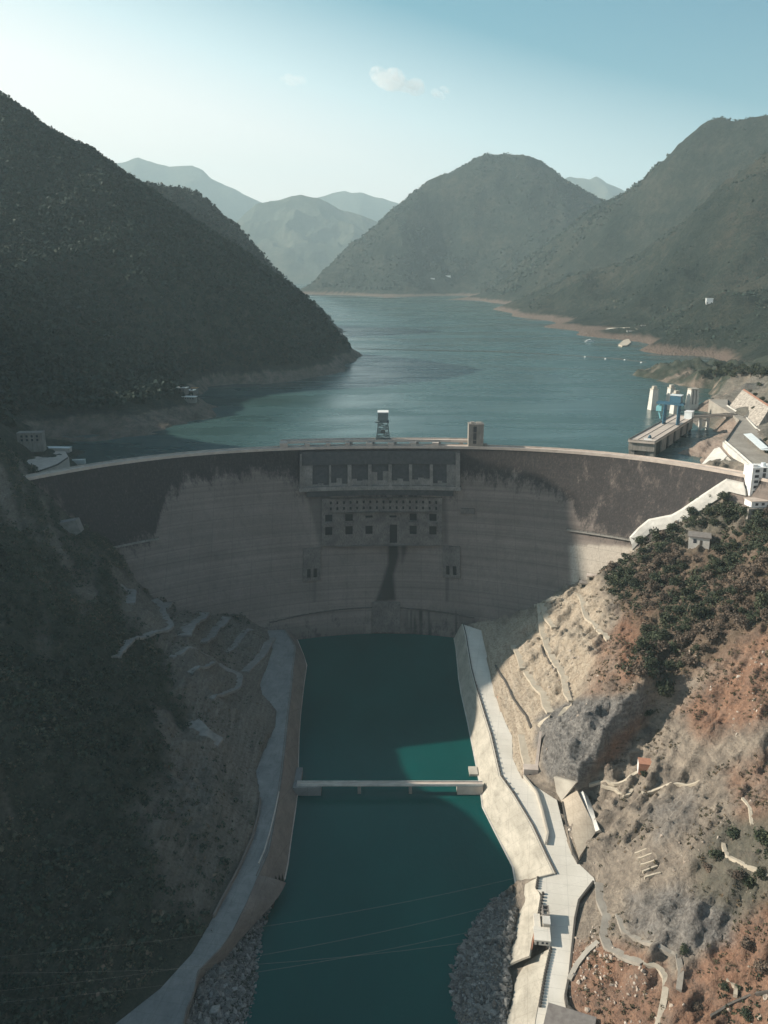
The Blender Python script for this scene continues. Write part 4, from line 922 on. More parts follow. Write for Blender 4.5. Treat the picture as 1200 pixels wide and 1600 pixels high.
for f_ in (.33, .62): x = a[0]+(b[0]-a[0])*f_; m = MB(); m.box(x-1.2, x+1.2, a[1]-1.7, a[1]+1.7, -14, 7.38); part(m, 'pier', MT['grey'], fb)

# intake block with deck, standing in the reservoir
D0, D1, D2, D3 = [atz(px, py, CREST)[:2] for px, py in ((982.7,687.3),(1023.3,690.7),(1084,652.7),(1052,649))]
cin = (D0+D1+D2+D3)/4
it = empty('intake_tower', (cin[0], cin[1], 150), 'long concrete intake block with dark bays standing in the water behind the dam', 'intake')
ax = (D2-D1)/np.linalg.norm(D2-D1); n_ = np.array([ax[1], -ax[0]]); Lr = np.linalg.norm(D2-D1)
ins = lambda p, q, t: p+(q-p)*t
core = [ins(D0, cin, .03), ins(D1, D0, .34), ins(D2, D3, .30), ins(D3, cin, .03)]
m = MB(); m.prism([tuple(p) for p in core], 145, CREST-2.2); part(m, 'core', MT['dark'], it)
m = MB(); m.prism([tuple(ins(D0, cin, .02)), tuple(ins(D1, cin, .02)), tuple(ins(D1, cin, .02)+ax*7), tuple(ins(D0, cin, .02)+ax*7)], 145, CREST-12); 
part(m, 'end_wall', MT['tower'], it)
m = MB(); m.prism([tuple(D0), tuple(D1), tuple(D1+ax*7.4), tuple(D0+ax*7.4)], CREST-12.02, CREST-2.2); part(m, 'end_fascia', MT['tower'], it)
for k in range(5):
    t0 = .12+.175*k; p = D1+ax*(Lr*(t0+.055)); q = D1+ax*(Lr*(t0+.165)); inn = -n_*11.0
    m = MB(); m.prism([tuple(p), tuple(q), tuple(q+inn), tuple(p+inn)], [176.5+1.0*k]*4, CREST-2.2); part(m, 'bay_wall', MT['tower'], it)
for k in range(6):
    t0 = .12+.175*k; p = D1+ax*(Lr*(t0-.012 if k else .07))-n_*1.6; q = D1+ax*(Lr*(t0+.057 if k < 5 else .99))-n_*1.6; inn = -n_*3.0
    m = MB(); m.prism([tuple(p), tuple(q), tuple(q+inn), tuple(p+inn)], 150, CREST-2.25); part(m, 'bay_shade', MT['dark'], it)  # dark panels in the gaps, painting in the shade between bay walls
m = MB(); m.prism([tuple(ins(p, cin, -.025)) for p in (D0, D1, D2, D3)], CREST-2.18, CREST); dk = part(m, 'deck', MT['pink'], it)
m = MB()
DD = [ins(p, cin, -.02) for p in (D0, D1, D2, D3)]
for i in range(4):
    p, q = DD[i], DD[(i+1) % 4]; m.bar((*p, CREST+.7), (*q, CREST+.7), .35, 1.4)
part(m, 'parapet', MT['tower'], it)
m = MB()
for t in (.30, .72):
    p, q = ins(D0, D1, t), ins(D3, D2, t); m.bar((*ins(p, q, .03), CREST+.16), (*ins(p, q, .97), CREST+.16), .8, .3)
part(m, 'crane_rail', MT['line'], it)
def local(o, u, v): return o+ax*v+n_*u
# blue portal crane on the intake deck
bc = empty('portal_crane', (*(ins(ins(D0, D1, .5), ins(D3, D2, .5), .66)), CREST+.3), 'blue portal crane with an overhanging cab on the intake deck', 'crane')
B0 = np.array(bc.location[:2]); zc = CREST+.32
sp = np.linalg.norm(D1-D0)*.5*.60
for s_ in (-1, 1):
    m = MB()
    for v in (-4.5, 4.5): p = local(B0, s_*sp, v); q = local(B0, s_*sp*.98, v*.7); m.bar((*p, zc+1.2), (*q, zc+26), 2.0)
    p, q = local(B0, s_*sp, -6), local(B0, s_*sp, 6); m.bar((*p, zc+.8), (*q, zc+.8), 1.6); m.bar((*local(B0, s_*sp, -4), zc+13), (*local(B0, s_*sp, 4), zc+13), 1.0)
    m.bar((*local(B0, s_*sp, -4.4), zc+2), (*local(B0, s_*sp, 3.8), zc+13), .6); m.bar((*local(B0, s_*sp, 4.2), zc+13), (*local(B0, s_*sp, -3.6), zc+25), .6)
    part(m, 'leg', MT['bluesteel'], bc)
m = MB()
for v in (-3.6, 3.6): m.bar((*local(B0, -sp-11, v), zc+27), (*local(B0, sp+6, v), zc+27), 1.8, 3.0)
m.bar((*local(B0, -sp-10, -3.6), zc+27), (*local(B0, -sp-10, 3.6), zc+27), 1.2, 2); m.bar((*local(B0, sp+5, -3.6), zc+27), (*local(B0, sp+5, 3.6), zc+27), 1.2, 2)
part(m, 'girder', MT['bluesteel'], bc)
m = MB(); P_ = [local(B0, u, v) for u, v in ((-3, -5), (11, -5), (11, 5), (-3, 5))]; m.prism([tuple(p) for p in P_], zc+28.5, zc+38); mh_ = part(m, 'machinery_house', MT['bluesteel'], bc)
m = MB(); P_ = [local(B0, u, v) for u, v in ((-3.5, -5.5), (11.5, -5.5), (11.5, 5.5), (-3.5, 5.5))]; m.prism([tuple(p) for p in P_], zc+38, zc+38.7); part(m, 'roof', MT['roofb'], mh_)
m = MB(); P_ = [local(B0, u, v) for u, v in ((-sp-11, -3), (-sp-4, -3), (-sp-4, 3), (-sp-11, 3))]; m.prism([tuple(p) for p in P_], zc+16, zc+22.5); m.bar((*local(B0, -sp-8, 0), zc+22), (*local(B0, -sp-8, 0), zc+26), 1.5); m.bar((*local(B0, -sp-8, 0), zc+16), (*local(B0, -sp-5, 0), zc+6), 1.6); part(m, 'cab', simple('pale_teal_paint', (.16, .42, .46), (.22, .5, .54), .3, .5, 0), bc)
# lift housing on the far corner of the intake deck
p = ins(ins(D2, D1, .06), D3, .16); gh = empty('gatehouse', (*p, CREST), 'small white gatehouse on the far corner of the intake deck', 'gatehouse')
m = MB(); rz = math.atan2(ax[1], ax[0]); m.box(-6, 6, -5, 5, 0, 9.5, 0, rz, (p[0], p[1], CREST)); part(m, 'walls', MT['roofb'], gh)
m = MB(); m.box(-6.4, 6.4, -5.4, 5.4, 9.5, 10.2, 0, rz, (p[0], p[1], CREST)); part(m, 'roof', MT['paint'], gh)
m = MB(); m.box(-1.2, 1.2, -5.2, -5.02, .1, 3.2, 0, rz, (p[0], p[1], CREST)); part(m, 'door', MT['greensteel'], gh)
p = ins(ins(D0, D1, .62), ins(D3, D2, .62), .10); wn = empty('winch', (*p, CREST), 'small blue winch on the near end of the intake deck', 'winch')
m = MB(); m.box(-2.2, 2.2, -1.5, 1.5, 0, 1.0, 0, .6, (*p, CREST)); part(m, 'bed', MT['line'], wn)
m = MB(); m.tube([(p[0]-1.5, p[1]-1, CREST+2), (p[0]+1.5, p[1]+1, CREST+2)], 1.2, 10); m.box(-.8, .8, -.8, .8, 2.6, 4.4, 0, .6, (*p, CREST)); part(m, 'drum', MT['bluesteel'], wn)
p = ins(ins(D0, D1, .70), ins(D3, D2, .70), .015); sg = empty('notice_board', (*p, CREST), 'white notice board at the near edge of the intake deck', 'notice board')
m = MB(); m.box(-4.5, 4.5, -.15, .15, .8, 3.2, 0, math.atan2((D1-D0)[1], (D1-D0)[0]), (*p, CREST)); part(m, 'board', MT['paint'], sg)
for u in (-3.5, 3.5): q = p+(D1-D0)/np.linalg.norm(D1-D0)*u; m = MB(); m.bar((*q, CREST), (*q, CREST+.8), .3); part(m, 'post', MT['line'], sg)
# piers in the lake
def pier(px, py, top, w, d, label, style):
    p = atz(px, py, LAKE); z0, z1 = LAKE-25, LAKE+top
    t = empty('intake_pier', (p[0], p[1], LAKE), label, 'pier', 'concrete piers standing in the reservoir'); x, y = p[0], p[1]; rz = .25
    def fr(z, k, hw, hd): c, s_ = math.cos(rz), math.sin(rz); return [(x+u*hw*k*c-v*hd*k*s_, y+u*hw*k*s_+v*hd*k*c, z) for u, v in ((-1, -1), (1, -1), (1, 1), (-1, 1))]
    if style == 'open':
        m = MB(); m.hexa(fr(z0, 1.1, w/2, d/2)+fr(LAKE+9, 1.02, w/2, d/2)); part(m, 'base', MT['white'], t)
        for u in (-1, 0, 1):
            m = MB(); c, s_ = math.cos(rz), math.sin(rz); q = lambda z, k: [(x+(u*w*.38+a_*w*.11)*c*k-b_*d/2*s_*k, y+(u*w*.38+a_*w*.11)*s_*k+b_*d/2*c*k, z) for a_, b_ in ((-1, -1), (1, -1), (1, 1), (-1, 1))]
            m.hexa(q(LAKE+9, 1.0)+q(z1-2.5, .85)); part(m, 'column', MT['white'], t)
        m = MB(); m.hexa(fr(z1-2.5, .86, w/2, d/2)+fr(z1, .86, w/2, d/2)); part(m, 'cap', MT['conc'], t)
    else:
        m = MB(); m.hexa(fr(z0, 1.1, w/2, d/2)+fr(z1-4, .72, w/2, d/2)); part(m, 'shaft', MT['white'], t)
        m = MB(); m.hexa(fr(z1-4, .78, w/2, d/2)+fr(z1-2.6, .78, w/2, d/2)); m.hexa(fr(z1-2.6, .5, w/2, d/2)+fr(z1+1.5, .46, w/2, d/2)); part(m, 'cap', MT['conc'], t)
    return t
pier(1019.5, 640, 36, 13, 12, 'pale tapered pier standing alone in open water', 'solid')
pier(1046, 640, 38, 12, 12, 'tallest pale pier, behind the blue crane', 'solid')
pier(1054, 646, 34, 13, 12, 'shorter stepped pier close behind the blue crane roof', 'solid')
pier(1080, 640, 34, 16, 12, 'pier with open slots beside the rocky right shore', 'open')
# access bridge
p0 = ins(D2, D3, .35)+ax*2; p1 = atz(1150, 647, CREST)[:2]
ab = empty('access_bridge', (*((p0+p1)/2), 190), 'slim access bridge from the intake deck to the bank road', 'bridge')
m = MB(); m.bar((*p0, CREST-1), (*p1, CREST-1), 9, 2.0); part(m, 'deck', MT['pink'], ab)
m = MB(); dv = (p1-p0)/np.linalg.norm(p1-p0); nv = np.array([-dv[1], dv[0]])
for s_ in (-1, 1): m.bar((*(p0+nv*4.2*s_), CREST+.6), (*(p1+nv*4.2*s_), CREST+.6), .3, 1.2)
part(m, 'parapet', MT['tower'], ab)
pm = p0+(p1-p0)*.36
m = MB()
for u in (-6, 6): m.box(-1.8, 1.8, -1.8, 1.8, 150, CREST-2, 0, 0, (*(pm+dv*u), 0))
m.bar((*(pm-dv*6), 188), (*(pm+dv*6), 188), 1.6, 2); m.bar((*(pm-dv*6), 178), (*(pm+dv*6), 178), 1.6, 2); part(m, 'trestle', MT['white'], ab)
m = MB(); m.prism([tuple(p1-dv*14-nv*7), tuple(p1+dv*4-nv*7), tuple(p1+dv*4+nv*7), tuple(p1-dv*14+nv*7)], 170, CREST-2.1); part(m, 'abutment', MT['tower'], ab)
# bank road
slab(PLAT, 160, CREST-.1, 'road', MT['road'], 'beige road platform on the right bank above the reservoir')
wallline(zt([(1133,690),(1150,704),(1177,728)], CREST), 1.6, .8, 'parapet', MT['white'], 'white parapet along the lake side of the bank road', 'parapet', z=CREST-.1)
wallline(zt([(1156,657),(1133,690)], CREST), 1.6, .8, 'parapet', MT['line'], 'dark parapet at the corner of the bank road', 'parapet', z=CREST-.1)
def freeslab(name, pts, th, mat, label, cat, kind=None):
    """thick slab through given 3-D corners, thickness to the far side"""
    P = [V3(p) for p in pts]; n = (P[1]-P[0]).cross(P[-1]-P[0]).normalized(); n = n if n.y > 0 or n.z < 0 else -n
    if n.z > 0: n = -n
    m = MB(); k = len(P); m.add([tuple(p) for p in P]+[tuple(p+n*th) for p in P], [tuple(range(k)), tuple(range(k, 2*k))[::-1]]+[(i, k+i, k+(i+1) % k, (i+1) % k) for i in range(k)])
    c = P[0]; o = m.build(name, mat, loc=tuple(c)); tag(o, label, cat, kind=kind)
    bm = bmesh.new(); bm.from_mesh(o.data); bmesh.ops.recalc_face_normals(bm, faces=bm.faces); bm.to_mesh(o.data); bm.free(); return o
w0, w1, w2 = atz(1133, 690, CREST), atz(1152, 706, CREST), atz(1178, 729, CREST)
freeslab('retaining_wall', [(w0[0], w0[1]-3, 177), (w2[0], w2[1]-3, 183), (w2[0], w2[1]-.6, CREST), (w0[0], w0[1]-.6, CREST)], 3, MT['white'], 'long white retaining wall under the bank road', 'wall')
v0, v1, v2, v3 = atz(1095, 727, 176), atz(1121, 695, 188), atz(1136, 712, 188), atz(1117, 733, 177)
freeslab('slope_slab', [v0, v3, v2, v1], 6, MT['white'], 'white sloping slab at the waterline behind the dam crest', 'slab')
v4, v5, v6, v7 = atz(1119, 733, 177), atz(1137, 713, 188), atz(1165, 742, 186), atz(1152, 746, 180)
freeslab('slope_slab', [v4, v7, v6, v5], 6, MT['conc'], 'cream sloping slab between the white slab and the dam end', 'slab')
g0, g1 = atz(1128, 648, CREST), atz(1146, 652, CREST)
for pl, lb2, mt in (([(1088,650),(1115,648),(1126,660),(1120,690),(1105,688),(1090,668)], 'pale rock face under the access bridge', 'cut'),):
    pass
# ribbed shotcrete wall above the road
b0, b1, b2 = atz(1140, 634, CREST), atz(1184, 667, CREST), atz(1205, 690, CREST)
t0_, t1_, t2_ = aty(1160, 609, b0[1]+18), aty(1203, 637, b1[1]+22), aty(1235, 655, b2[1]+22)
freeslab('retaining_wall', [b0, b1, t1_, t0_], 10, MT['striped'], 'ribbed pale shotcrete wall above the bank road', 'wall')
freeslab('coping', [t0_, t1_, t1_+np.array([5, 6, .5]), t0_+np.array([5, 6, .5])], 2, MT['brick'], 'red brown coping on top of the ribbed shotcrete wall', 'coping')
wallline(zt([(1136,634),(1150,643),(1163,650),(1180,668),(1190,676)], CREST), 1.6, 1.2, 'kerb', MT['white'], 'white kerb on the hill side of the bank road', 'kerb', z=CREST-.1)
# open shed with a pale roof on the road
s0, s1 = atz(1163, 678, CREST+5), atz(1189, 701, CREST+5)
sh = empty('shed', (*((s0+s1)/2)[:2], CREST), 'long open shed with a pale blue roof beside the bank road', 'shed')
dv = (s1-s0)[:2]/np.linalg.norm((s1-s0)[:2]); nv = np.array([-dv[1], dv[0]]); nv = nv if nv[0] > 0 else -nv
m = MB(); q0, q1 = s0[:2], s1[:2]
m.prism([tuple(q0-nv*1), tuple(q1-nv*1), tuple(q1+nv*8), tuple(q0+nv*8)], [CREST+4.6, CREST+4.6, CREST+6, CREST+6], [CREST+5, CREST+5, CREST+6.4, CREST+6.4]); m.prism([tuple(q1-nv*1), tuple(q1+dv*6-nv*1), tuple(q1+dv*9+nv*12), tuple(q1+nv*8.05)], CREST+4.7, CREST+5.2); part(m, 'roof', MT['roofb'], sh)
for t in np.linspace(0.03, .97, 7):
    p = q0+(q1-q0)*t; m = MB(); m.bar((*p, CREST-.1), (*p, CREST+4.6), .4); part(m, 'post', MT['metal'], sh)
    p = p+nv*7; m = MB(); m.bar((*p, CREST-.1), (*p, CREST+5.9), .4); part(m, 'post', MT['metal'], sh)
m = MB(); m.prism([tuple(q0+nv*6.3), tuple(q1+nv*6.3), tuple(q1+nv*6.6), tuple(q0+nv*6.6)], CREST-.1, CREST+3.5); part(m, 'back_wall', MT['grey'], sh)

# white concrete facing on the right abutment
top = [dam_hit(px, py) for px, py in ((986,843),(1000,828),(1016,815),(1052,808),(1068,799),(1085,787),(1112,769),(1138,752),(1152,755.5),(1164,758))]
V = []; F_ = []
for i, p in enumerate(top):
    n2 = dn(p[0], p[2]); o1 = np.array([p[0]+n2[0]*2.5, p[1]+n2[1]*2.5, p[2]]); 
    V += [tuple(p+np.array([0, 4, 1])), tuple(o1+np.array([0, 0, .6])), tuple(o1+np.array([1, -3, -4])), tuple(o1+np.array([1.5, -5, -9]))]
for i in range(len(top)-1):
    for j in range(3): F_.append((i*4+j, i*4+j+1, (i+1)*4+j+1, (i+1)*4+j))
o = raw_mesh('abutment_facing', V, F_, MT['white']); s_ = o.modifiers.new('thick', 'SOLIDIFY'); s_.thickness = 3; s_.offset = 0
tag(o, 'smooth white concrete facing where the dam meets the right hillside', 'facing')
P = [aty(px, py, 772) for px, py in ((88,818),(118,813),(126,832),(110,842))]
freeslab('abutment_facing', P, 10, MT['lpath'], 'small grey concrete facing where the dam meets the left hillside', 'facing')

# --- buildings
def windows(bld, face, rows, cols, wsz, frame=None, mat='glass'):
    """face = (origin, unit along, unit outwards); one mesh per window"""
    o_, ux, un = face
    for z in rows:
        for u in cols:
            m = MB(); p = o_+ux*u; q = p+ux*wsz[0]; d_ = un*.12; e = -un*.15
            m.hexa([(*(p+e), z), (*(q+e), z), (*(q+d_), z), (*(p+d_), z), (*(p+e), z+wsz[1]), (*(q+e), z+wsz[1]), (*(q+d_), z+wsz[1]), (*(p+d_), z+wsz[1])])
            wd_ = part(m, 'window', MT[mat], bld)
            if frame:
                m = MB(); f0 = un*.7
                m.hexa([(*(p-ux*.3), z-.5), (*(q+ux*.3), z-.5), (*(q+ux*.3+f0), z-.5), (*(p-ux*.3+f0), z-.5), (*(p-ux*.3), z-.15), (*(q+ux*.3), z-.15), (*(q+ux*.3+f0), z-.15), (*(p-ux*.3+f0), z-.15)])
                part(m, 'sill', MT['paint'], wd_)
def block(name, p, ux, w_, d_, z0, h, wall, label, cat, roof='roofg', over=.6, rt=.7):
    ux = np.array(ux)/np.linalg.norm(ux); uy = np.array([-ux[1], ux[0]]); p = np.array(p[:2], float)
    b = empty(name, (*(p+ux*w_/2+uy*d_/2), z0), label, cat)
    m = MB(); m.prism([tuple(p), tuple(p+ux*w_), tuple(p+ux*w_+uy*d_), tuple(p+uy*d_)], z0, z0+h); part(m, 'walls', wall, b)
    m = MB(); q = p-ux*over-uy*over; W_, D_ = w_+2*over, d_+2*over; m.prism([tuple(q), tuple(q+ux*W_), tuple(q+ux*W_+uy*D_), tuple(q+uy*D_)], z0+h, z0+h+rt); part(m, 'roof', MT[roof], b)
    return b, p, ux, uy
zb2 = 178.0
p = atz(1171, 775, zb2)
wb, p, ux, uy = block('office_building', p, (1, .12), 44, 16, zb2, 28, MT['paint'], 'white five storey office block at the right end of the dam', 'building', 'paint', .3, .6)
rows = [zb2+2.2+5.4*k for k in range(5)]
windows(wb, (p, ux, -uy), rows, [3.0, 17.0, 22, 36], (4.2, 2.8), True)
windows(wb, (p, ux, -uy), rows, [11.0, 30.0], (3.2, 4.4), False)
for z in rows:
    q = p-uy*.9; m = MB(); m.prism([tuple(q+ux*2), tuple(q+ux*8.5), tuple(p+ux*8.5), tuple(p+ux*2)], z+3.4, z+3.8); part(m, 'canopy', MT['paint'], wb)
m = MB(); m.tube([tuple(p+ux*14+uy*6)+(zb2+28.6,), tuple(p+ux*14+uy*6)+(zb2+32,)], 2.2, 12); part(m, 'water_tank', MT['roofb'], wb)
m = MB(); m.prism([tuple(p+ux*1+uy*2), tuple(p+ux*6+uy*2), tuple(p+ux*6+uy*8), tuple(p+ux*1+uy*8)], zb2+28.6, zb2+31); part(m, 'stair_head', MT['paint'], wb)
q = p-uy*17-ux*7
ph, q, ux2, uy2 = block('canteen', q, ux, 60, 13, zb2-7, 6, MT['paint'], 'low white building with a pinkish roof below the office block', 'building', 'pink', .8, .5)
windows(ph, (q, ux2, -uy2), [zb2-5], list(np.arange(4, 56, 6.5)), (3, 2.6))
m = MB(); m.prism([tuple(q-uy2*3-ux2*4), tuple(q+ux2*62-uy2*3), tuple(q+ux2*62), tuple(q-ux2*4)], zb2-20, zb2-7.2); o = m.build('retaining_wall', MT['grey'], loc=(*q, zb2-20)); tag(o, 'grey retaining wall below the low white building', 'wall')
# hut among the trees
p = hit(1075, 858); hz_ = p[2]+5
ht_, p, ux, uy = block('hut', (p[0], p[1]), (.94, -.34), 19, 15, hz_-7, 15, MT['white'], 'white hut with a flat grey roof among the trees on the right spur', 'hut', 'roofg', 1.3, 1.0)
m = MB(); m.prism([tuple(p+ux*4-uy*.15), tuple(p+ux*7-uy*.15), tuple(p+ux*7+uy*.05), tuple(p+ux*4+uy*.05)], hz_+2, hz_+6); part(m, 'window', MT['glass'], ht_)
m = MB(); m.prism([tuple(p+ux*10-uy*.15), tuple(p+ux*12.4-uy*.15), tuple(p+ux*12.4+uy*.05), tuple(p+ux*10+uy*.05)], hz_, hz_+5.2); part(m, 'door', MT['line'], ht_)
# control house on the lower terrace
p = atz(838, 1458, TZ)
ch = empty('control_house', (p[0], p[1], TZ), 'white control house with a raised tower block on the lower terrace', 'house')
q0 = atz(835, 1476, TZ)[:2]; e1 = atz(860, 1481, TZ)[:2]; ux = np.array([.99, -.12]); uy = np.array([.12, .99]); Wd = float((e1-q0)@ux)
pr = lambda u0, u1, v0, v1: [tuple(q0+ux*u+uy*v) for u, v in ((u0, v0), (u1, v0), (u1, v1), (u0, v1))]
m = MB(); m.prism(pr(0, Wd, 0, 10), TZ, TZ+3.2); part(m, 'lower_wing', MT['deck'], ch)
m = MB(); m.prism(pr(-.3, Wd+.3, -.3, 10.3), TZ+3.2, TZ+3.7); part(m, 'roof', MT['deck'], ch)
m = MB(); m.prism(pr(.5, 4.2, 10.3, 22), TZ, TZ+2.6); part(m, 'annex', MT['deck'], ch)
m = MB(); m.prism(pr(5.5, Wd+.5, 10.3, 21), TZ, TZ+5.6); tb = part(m, 'tower_block', MT['conc'], ch)
m = MB(); m.prism(pr(5.3, Wd+.7, 10.5, 17), TZ+5.6, TZ+6.1); part(m, 'roof', MT['white'], tb)
m = MB(); m.prism(pr(5.5, Wd+.5, 17.0, 25), TZ, TZ+5.2); tb2 = part(m, 'hoist_block', MT['roofg'], ch)
m = MB()
for (u0, u1, v0, v1) in ((5.5, 6.1, 17, 25), (Wd-.1, Wd+.5, 17, 25), (6.1, Wd-.1, 24.4, 25), (6.1, Wd-.1, 17, 17.6), (6.1, Wd-.1, 20.8, 21.3)): m.prism(pr(u0, u1, v0, v1), TZ+5.2, TZ+6.8)
part(m, 'roof_kerb', MT['roofg'], tb2)
m = MB(); m.prism(pr(1.2, 2.4, -.12, 0), TZ+.1, TZ+2.4); part(m, 'door', MT['line'], ch)
for u in (4, 6.5): m = MB(); m.prism(pr(u, u+1.4, -.12, 0), TZ+1.1, TZ+2.4); part(m, 'window', MT['glass'], ch)
wallline(zt([(838,1436),(831,1484)], TZ), 1.4, .5, 'low_wall', MT['brick'], 'thin red brown wall on the river side of the control house', 'wall')
# building cut by the bottom edge
p = atz(850, 1592, TZ)
bb, p, ux, uy = block('pump_house', atz(850, 1612, TZ), (.93, -.36), 24, 13, TZ, 5, MT['conc'], 'brown roofed pump house at the bottom edge beside the terrace road', 'house', 'roofg', .5, .5)
m = MB(); m.prism([tuple(p-ux*.15+uy*3), tuple(p-ux*.15+uy*5), tuple(p+ux*.02+uy*5), tuple(p+ux*.02+uy*3)], TZ+.1, TZ+3); part(m, 'door', MT['line'], bb)
# small houses on the slope
p = hit(822, 1212); rc, p, ux, uy = block('valve_house', (p[0]-2, p[1]), (.99, -.1), 11, 7, TZ, 7, MT['pink'], 'small tan valve house at the foot of the excavated slope', 'house', 'pink', .2, .5)
m = MB(); m.prism([tuple(p+ux*4-uy*.15), tuple(p+ux*6-uy*.15), tuple(p+ux*6+uy*.05), tuple(p+ux*4+uy*.05)], TZ+.1, TZ+3.4); part(m, 'door', MT['line'], rc)
m = MB(); m.prism([tuple(p+ux*9+uy*7), tuple(p+ux*11.5+uy*7), tuple(p+ux*15+uy*28), tuple(p+ux*13+uy*28)], TZ-2, [TZ+7, TZ+7, TZ+24, TZ+24]); o = m.build('stair_wall', MT['pink'], loc=(*p, TZ)); tag(o, 'tan stepped wall rising from the valve house to the bench', 'wall')
p = hit(1006, 1206); rk, p, ux, uy = block('brick_house', (p[0]-4, p[1]), (.98, -.2), 9, 8, p[2]-2, 8.5, MT['brick'], 'small red brick house on the bare slope', 'house', 'brick', .2, .4)
m = MB(); z = rk.location[2]; m.prism([tuple(p-ux*.15+uy*.4), tuple(p-ux*.15+uy*7.6), tuple(p+ux*.02+uy*7.6), tuple(p+ux*.02+uy*.4)], z+.2, z+8); part(m, 'end_wall', MT['paint'], rk)
for px, py, lb2, cat in ((913, 917, 'small dark roofed shelter where the dam meets the right slope', 'shelter'), (925, 906, 'small tan roofed shelter just above the dark roofed one', 'shelter')):
    p = hit(px, py); b, p, ux, uy = block('shelter', (p[0]-5, p[1]), (.97, -.25), 11, 7, p[2]-3, 7, MT['conc'], lb2, cat, 'roofg' if px < 920 else 'pink', .7, .6)
    m = MB(); z = b.location[2]; m.prism([tuple(p+ux*2-uy*.15), tuple(p+ux*6-uy*.15), tuple(p+ux*6+uy*.05), tuple(p+ux*2+uy*.05)], z+3, z+6); part(m, 'opening', MT['dark'], b)
# dry stone terraces
for k, (a_, b_) in enumerate((((991,1337),(1010,1326)), ((996,1346),(1018,1334)), ((1000,1355),(1022,1344)), ((1004,1365),(1027,1354)), ((1007,1374),(1032,1366)))):
    drape([a_, b_], 1.0, 'stone_wall', MT['path'], ['topmost', 'second from top', 'middle', 'second from bottom', 'bottom'][k]+' of five short pale stone walls stacked up the bare slope', None, 'wall', th=2.2, lift=1.0, step=2).__setitem__('group', 'stacked stone walls on the bare slope')
# left bank above the dam
p = hit(27, 690, 900, 1500); lbz = p[2]+2
lh, p, ux, uy = block('pump_station', (p[0], p[1]), (.99, .1), 27, 12, lbz-14, 21, MT['grey'], 'square grey pump station on the left shore above the dam', 'building', 'tower', .3, .5)
z = lbz-14; windows(lh, (p, ux, -uy), [z+12.2, z+16.4], [4, 9.5, 15, 20.5], (2.2, 2.4))
slab(zt([(44,718),(62,702),(102,705),(108,716),(62,736),(30,740)], 193), 180, 193, 'pavement', MT['pink'], 'pinkish concrete yard at the left end of the dam')
p = atz(60, 707, 193); st, p, ux, uy = block('store', (p[0]-6, p[1]+10), (.99, -.06), 38, 8, 191, 5, MT['pink'], 'long low store with a pale roof behind the left yard', 'building', 'paint', .3, .4)
m = MB(); m.prism([tuple(p+ux*5-uy*.15), tuple(p+ux*9-uy*.15), tuple(p+ux*9+uy*.05), tuple(p+ux*5+uy*.05)], 192.9, 195.4); part(m, 'door', MT['dark'], st)
p = atz(122, 722, 178); o = MB().box(-8, 8, -3, 3, -2, 3, 0, .15, tuple(p)).build('jetty_block', MT['white'], loc=tuple(p)); tag(o, 'small white block at the waterline by the left dam end', 'block')
wallline(zt([(62,737),(90,727),(106,716)], 193), 1.4, .8, 'parapet', MT['line'], 'dark parapet on the dam side of the left yard', 'parapet', z=193)
# houses on the spit
for k, (px, py, w_, d_, h, lb2, rf, mt) in enumerate(((284, 612, 16, 9, 6, 'small white house at the upper end of the spit', 'paint', 'grey'), (296, 617, 14, 9, 7, 'white house in the middle of the spit', 'paint', 'grey'), (291, 625, 30, 9, 5, 'long white hall along the edge of the spit', 'paint', 'grey'), (303, 612, 10, 8, 6, 'ochre roofed house behind the white ones on the spit', 'orange', 'grey'))):
    p = hit(px, py, 900, 1700); b, p, ux, uy = block('house', (p[0]-w_/2, p[1]), (.98, -.2), w_, d_, p[2]-4, h+4, MT[mt], lb2, 'house', rf, .7, .7)
    windows(b, (p, ux, -uy), [b.location[2]+6], list(np.arange(2, w_-2, 4)), (1.8, 1.8))
# far shore
for px, py, w_, h, lb2, mt, rf in ((1108, 476, 18, 16, 'white house alone on the far right hillside', 'paint', 'paint'), (985, 520, 22, 6, 'low pale building on the bare far shore', 'white', 'roofg'), (676, 438, 30, 16, 'left white farmhouse at the foot of the round hill', 'paint', 'roofg'), (700, 434, 36, 16, 'right white farmhouse at the foot of the round hill', 'paint', 'roofg'), (1005, 512, 14, 7, 'small pale shed on the bank above the far shore clearing', 'white', 'roofg')):
    d = ray(px, py); t = np.linspace(1700, 8000, 6000); Qq = ORI+t[:, None]*d; k = np.argmax(Qq[:, 2] < Hf(Qq[:, 0], Qq[:, 1])); p = Qq[k]
    b, p, ux, uy = block('house', (p[0]-w_/2, p[1]), (.98, -.2), w_, 12, p[2]-5, h+5, MT[mt], lb2, 'house', rf, .8, .8)
    windows(b, (p, ux, -uy), [b.location[2]+8], [2.5, w_-5.5], (3, 3))
def farpatch(pix, name, mat, label, cat=None, kind=None, lift=3):
    P = []
    for px, py in pix:
        d = ray(px, py); t = np.linspace(1500, 9000, 7000); Qq = ORI+t[:, None]*d; k = np.argmax((Qq[:, 2] < Hf(Qq[:, 0], Qq[:, 1])) | (Qq[:, 2] < LAKE)); P.append(Qq[k]+np.array([0, 0, lift]))
    m = MB(); n = len(P); m.add([tuple(p) for p in P]+[tuple(p-np.array([0, 0, 8])) for p in P], [tuple(range(n)), tuple(range(n, 2*n))[::-1]]+[(i, n+i, n+(i+1) % n, (i+1) % n) for i in range(n)])
    o = m.build(name, mat); bm = bmesh.new(); bm.from_mesh(o.data); bmesh.ops.recalc_face_normals(bm, faces=bm.faces); bm.to_mesh(o.data); bm.free(); tag(o, label, cat, kind=kind)
farpatch([(935,521),(950,514),(990,513),(1000,518),(988,528),(968,530)], 'pavement', MT['conc'], 'bare pale clearing on the far right shore', kind='structure')
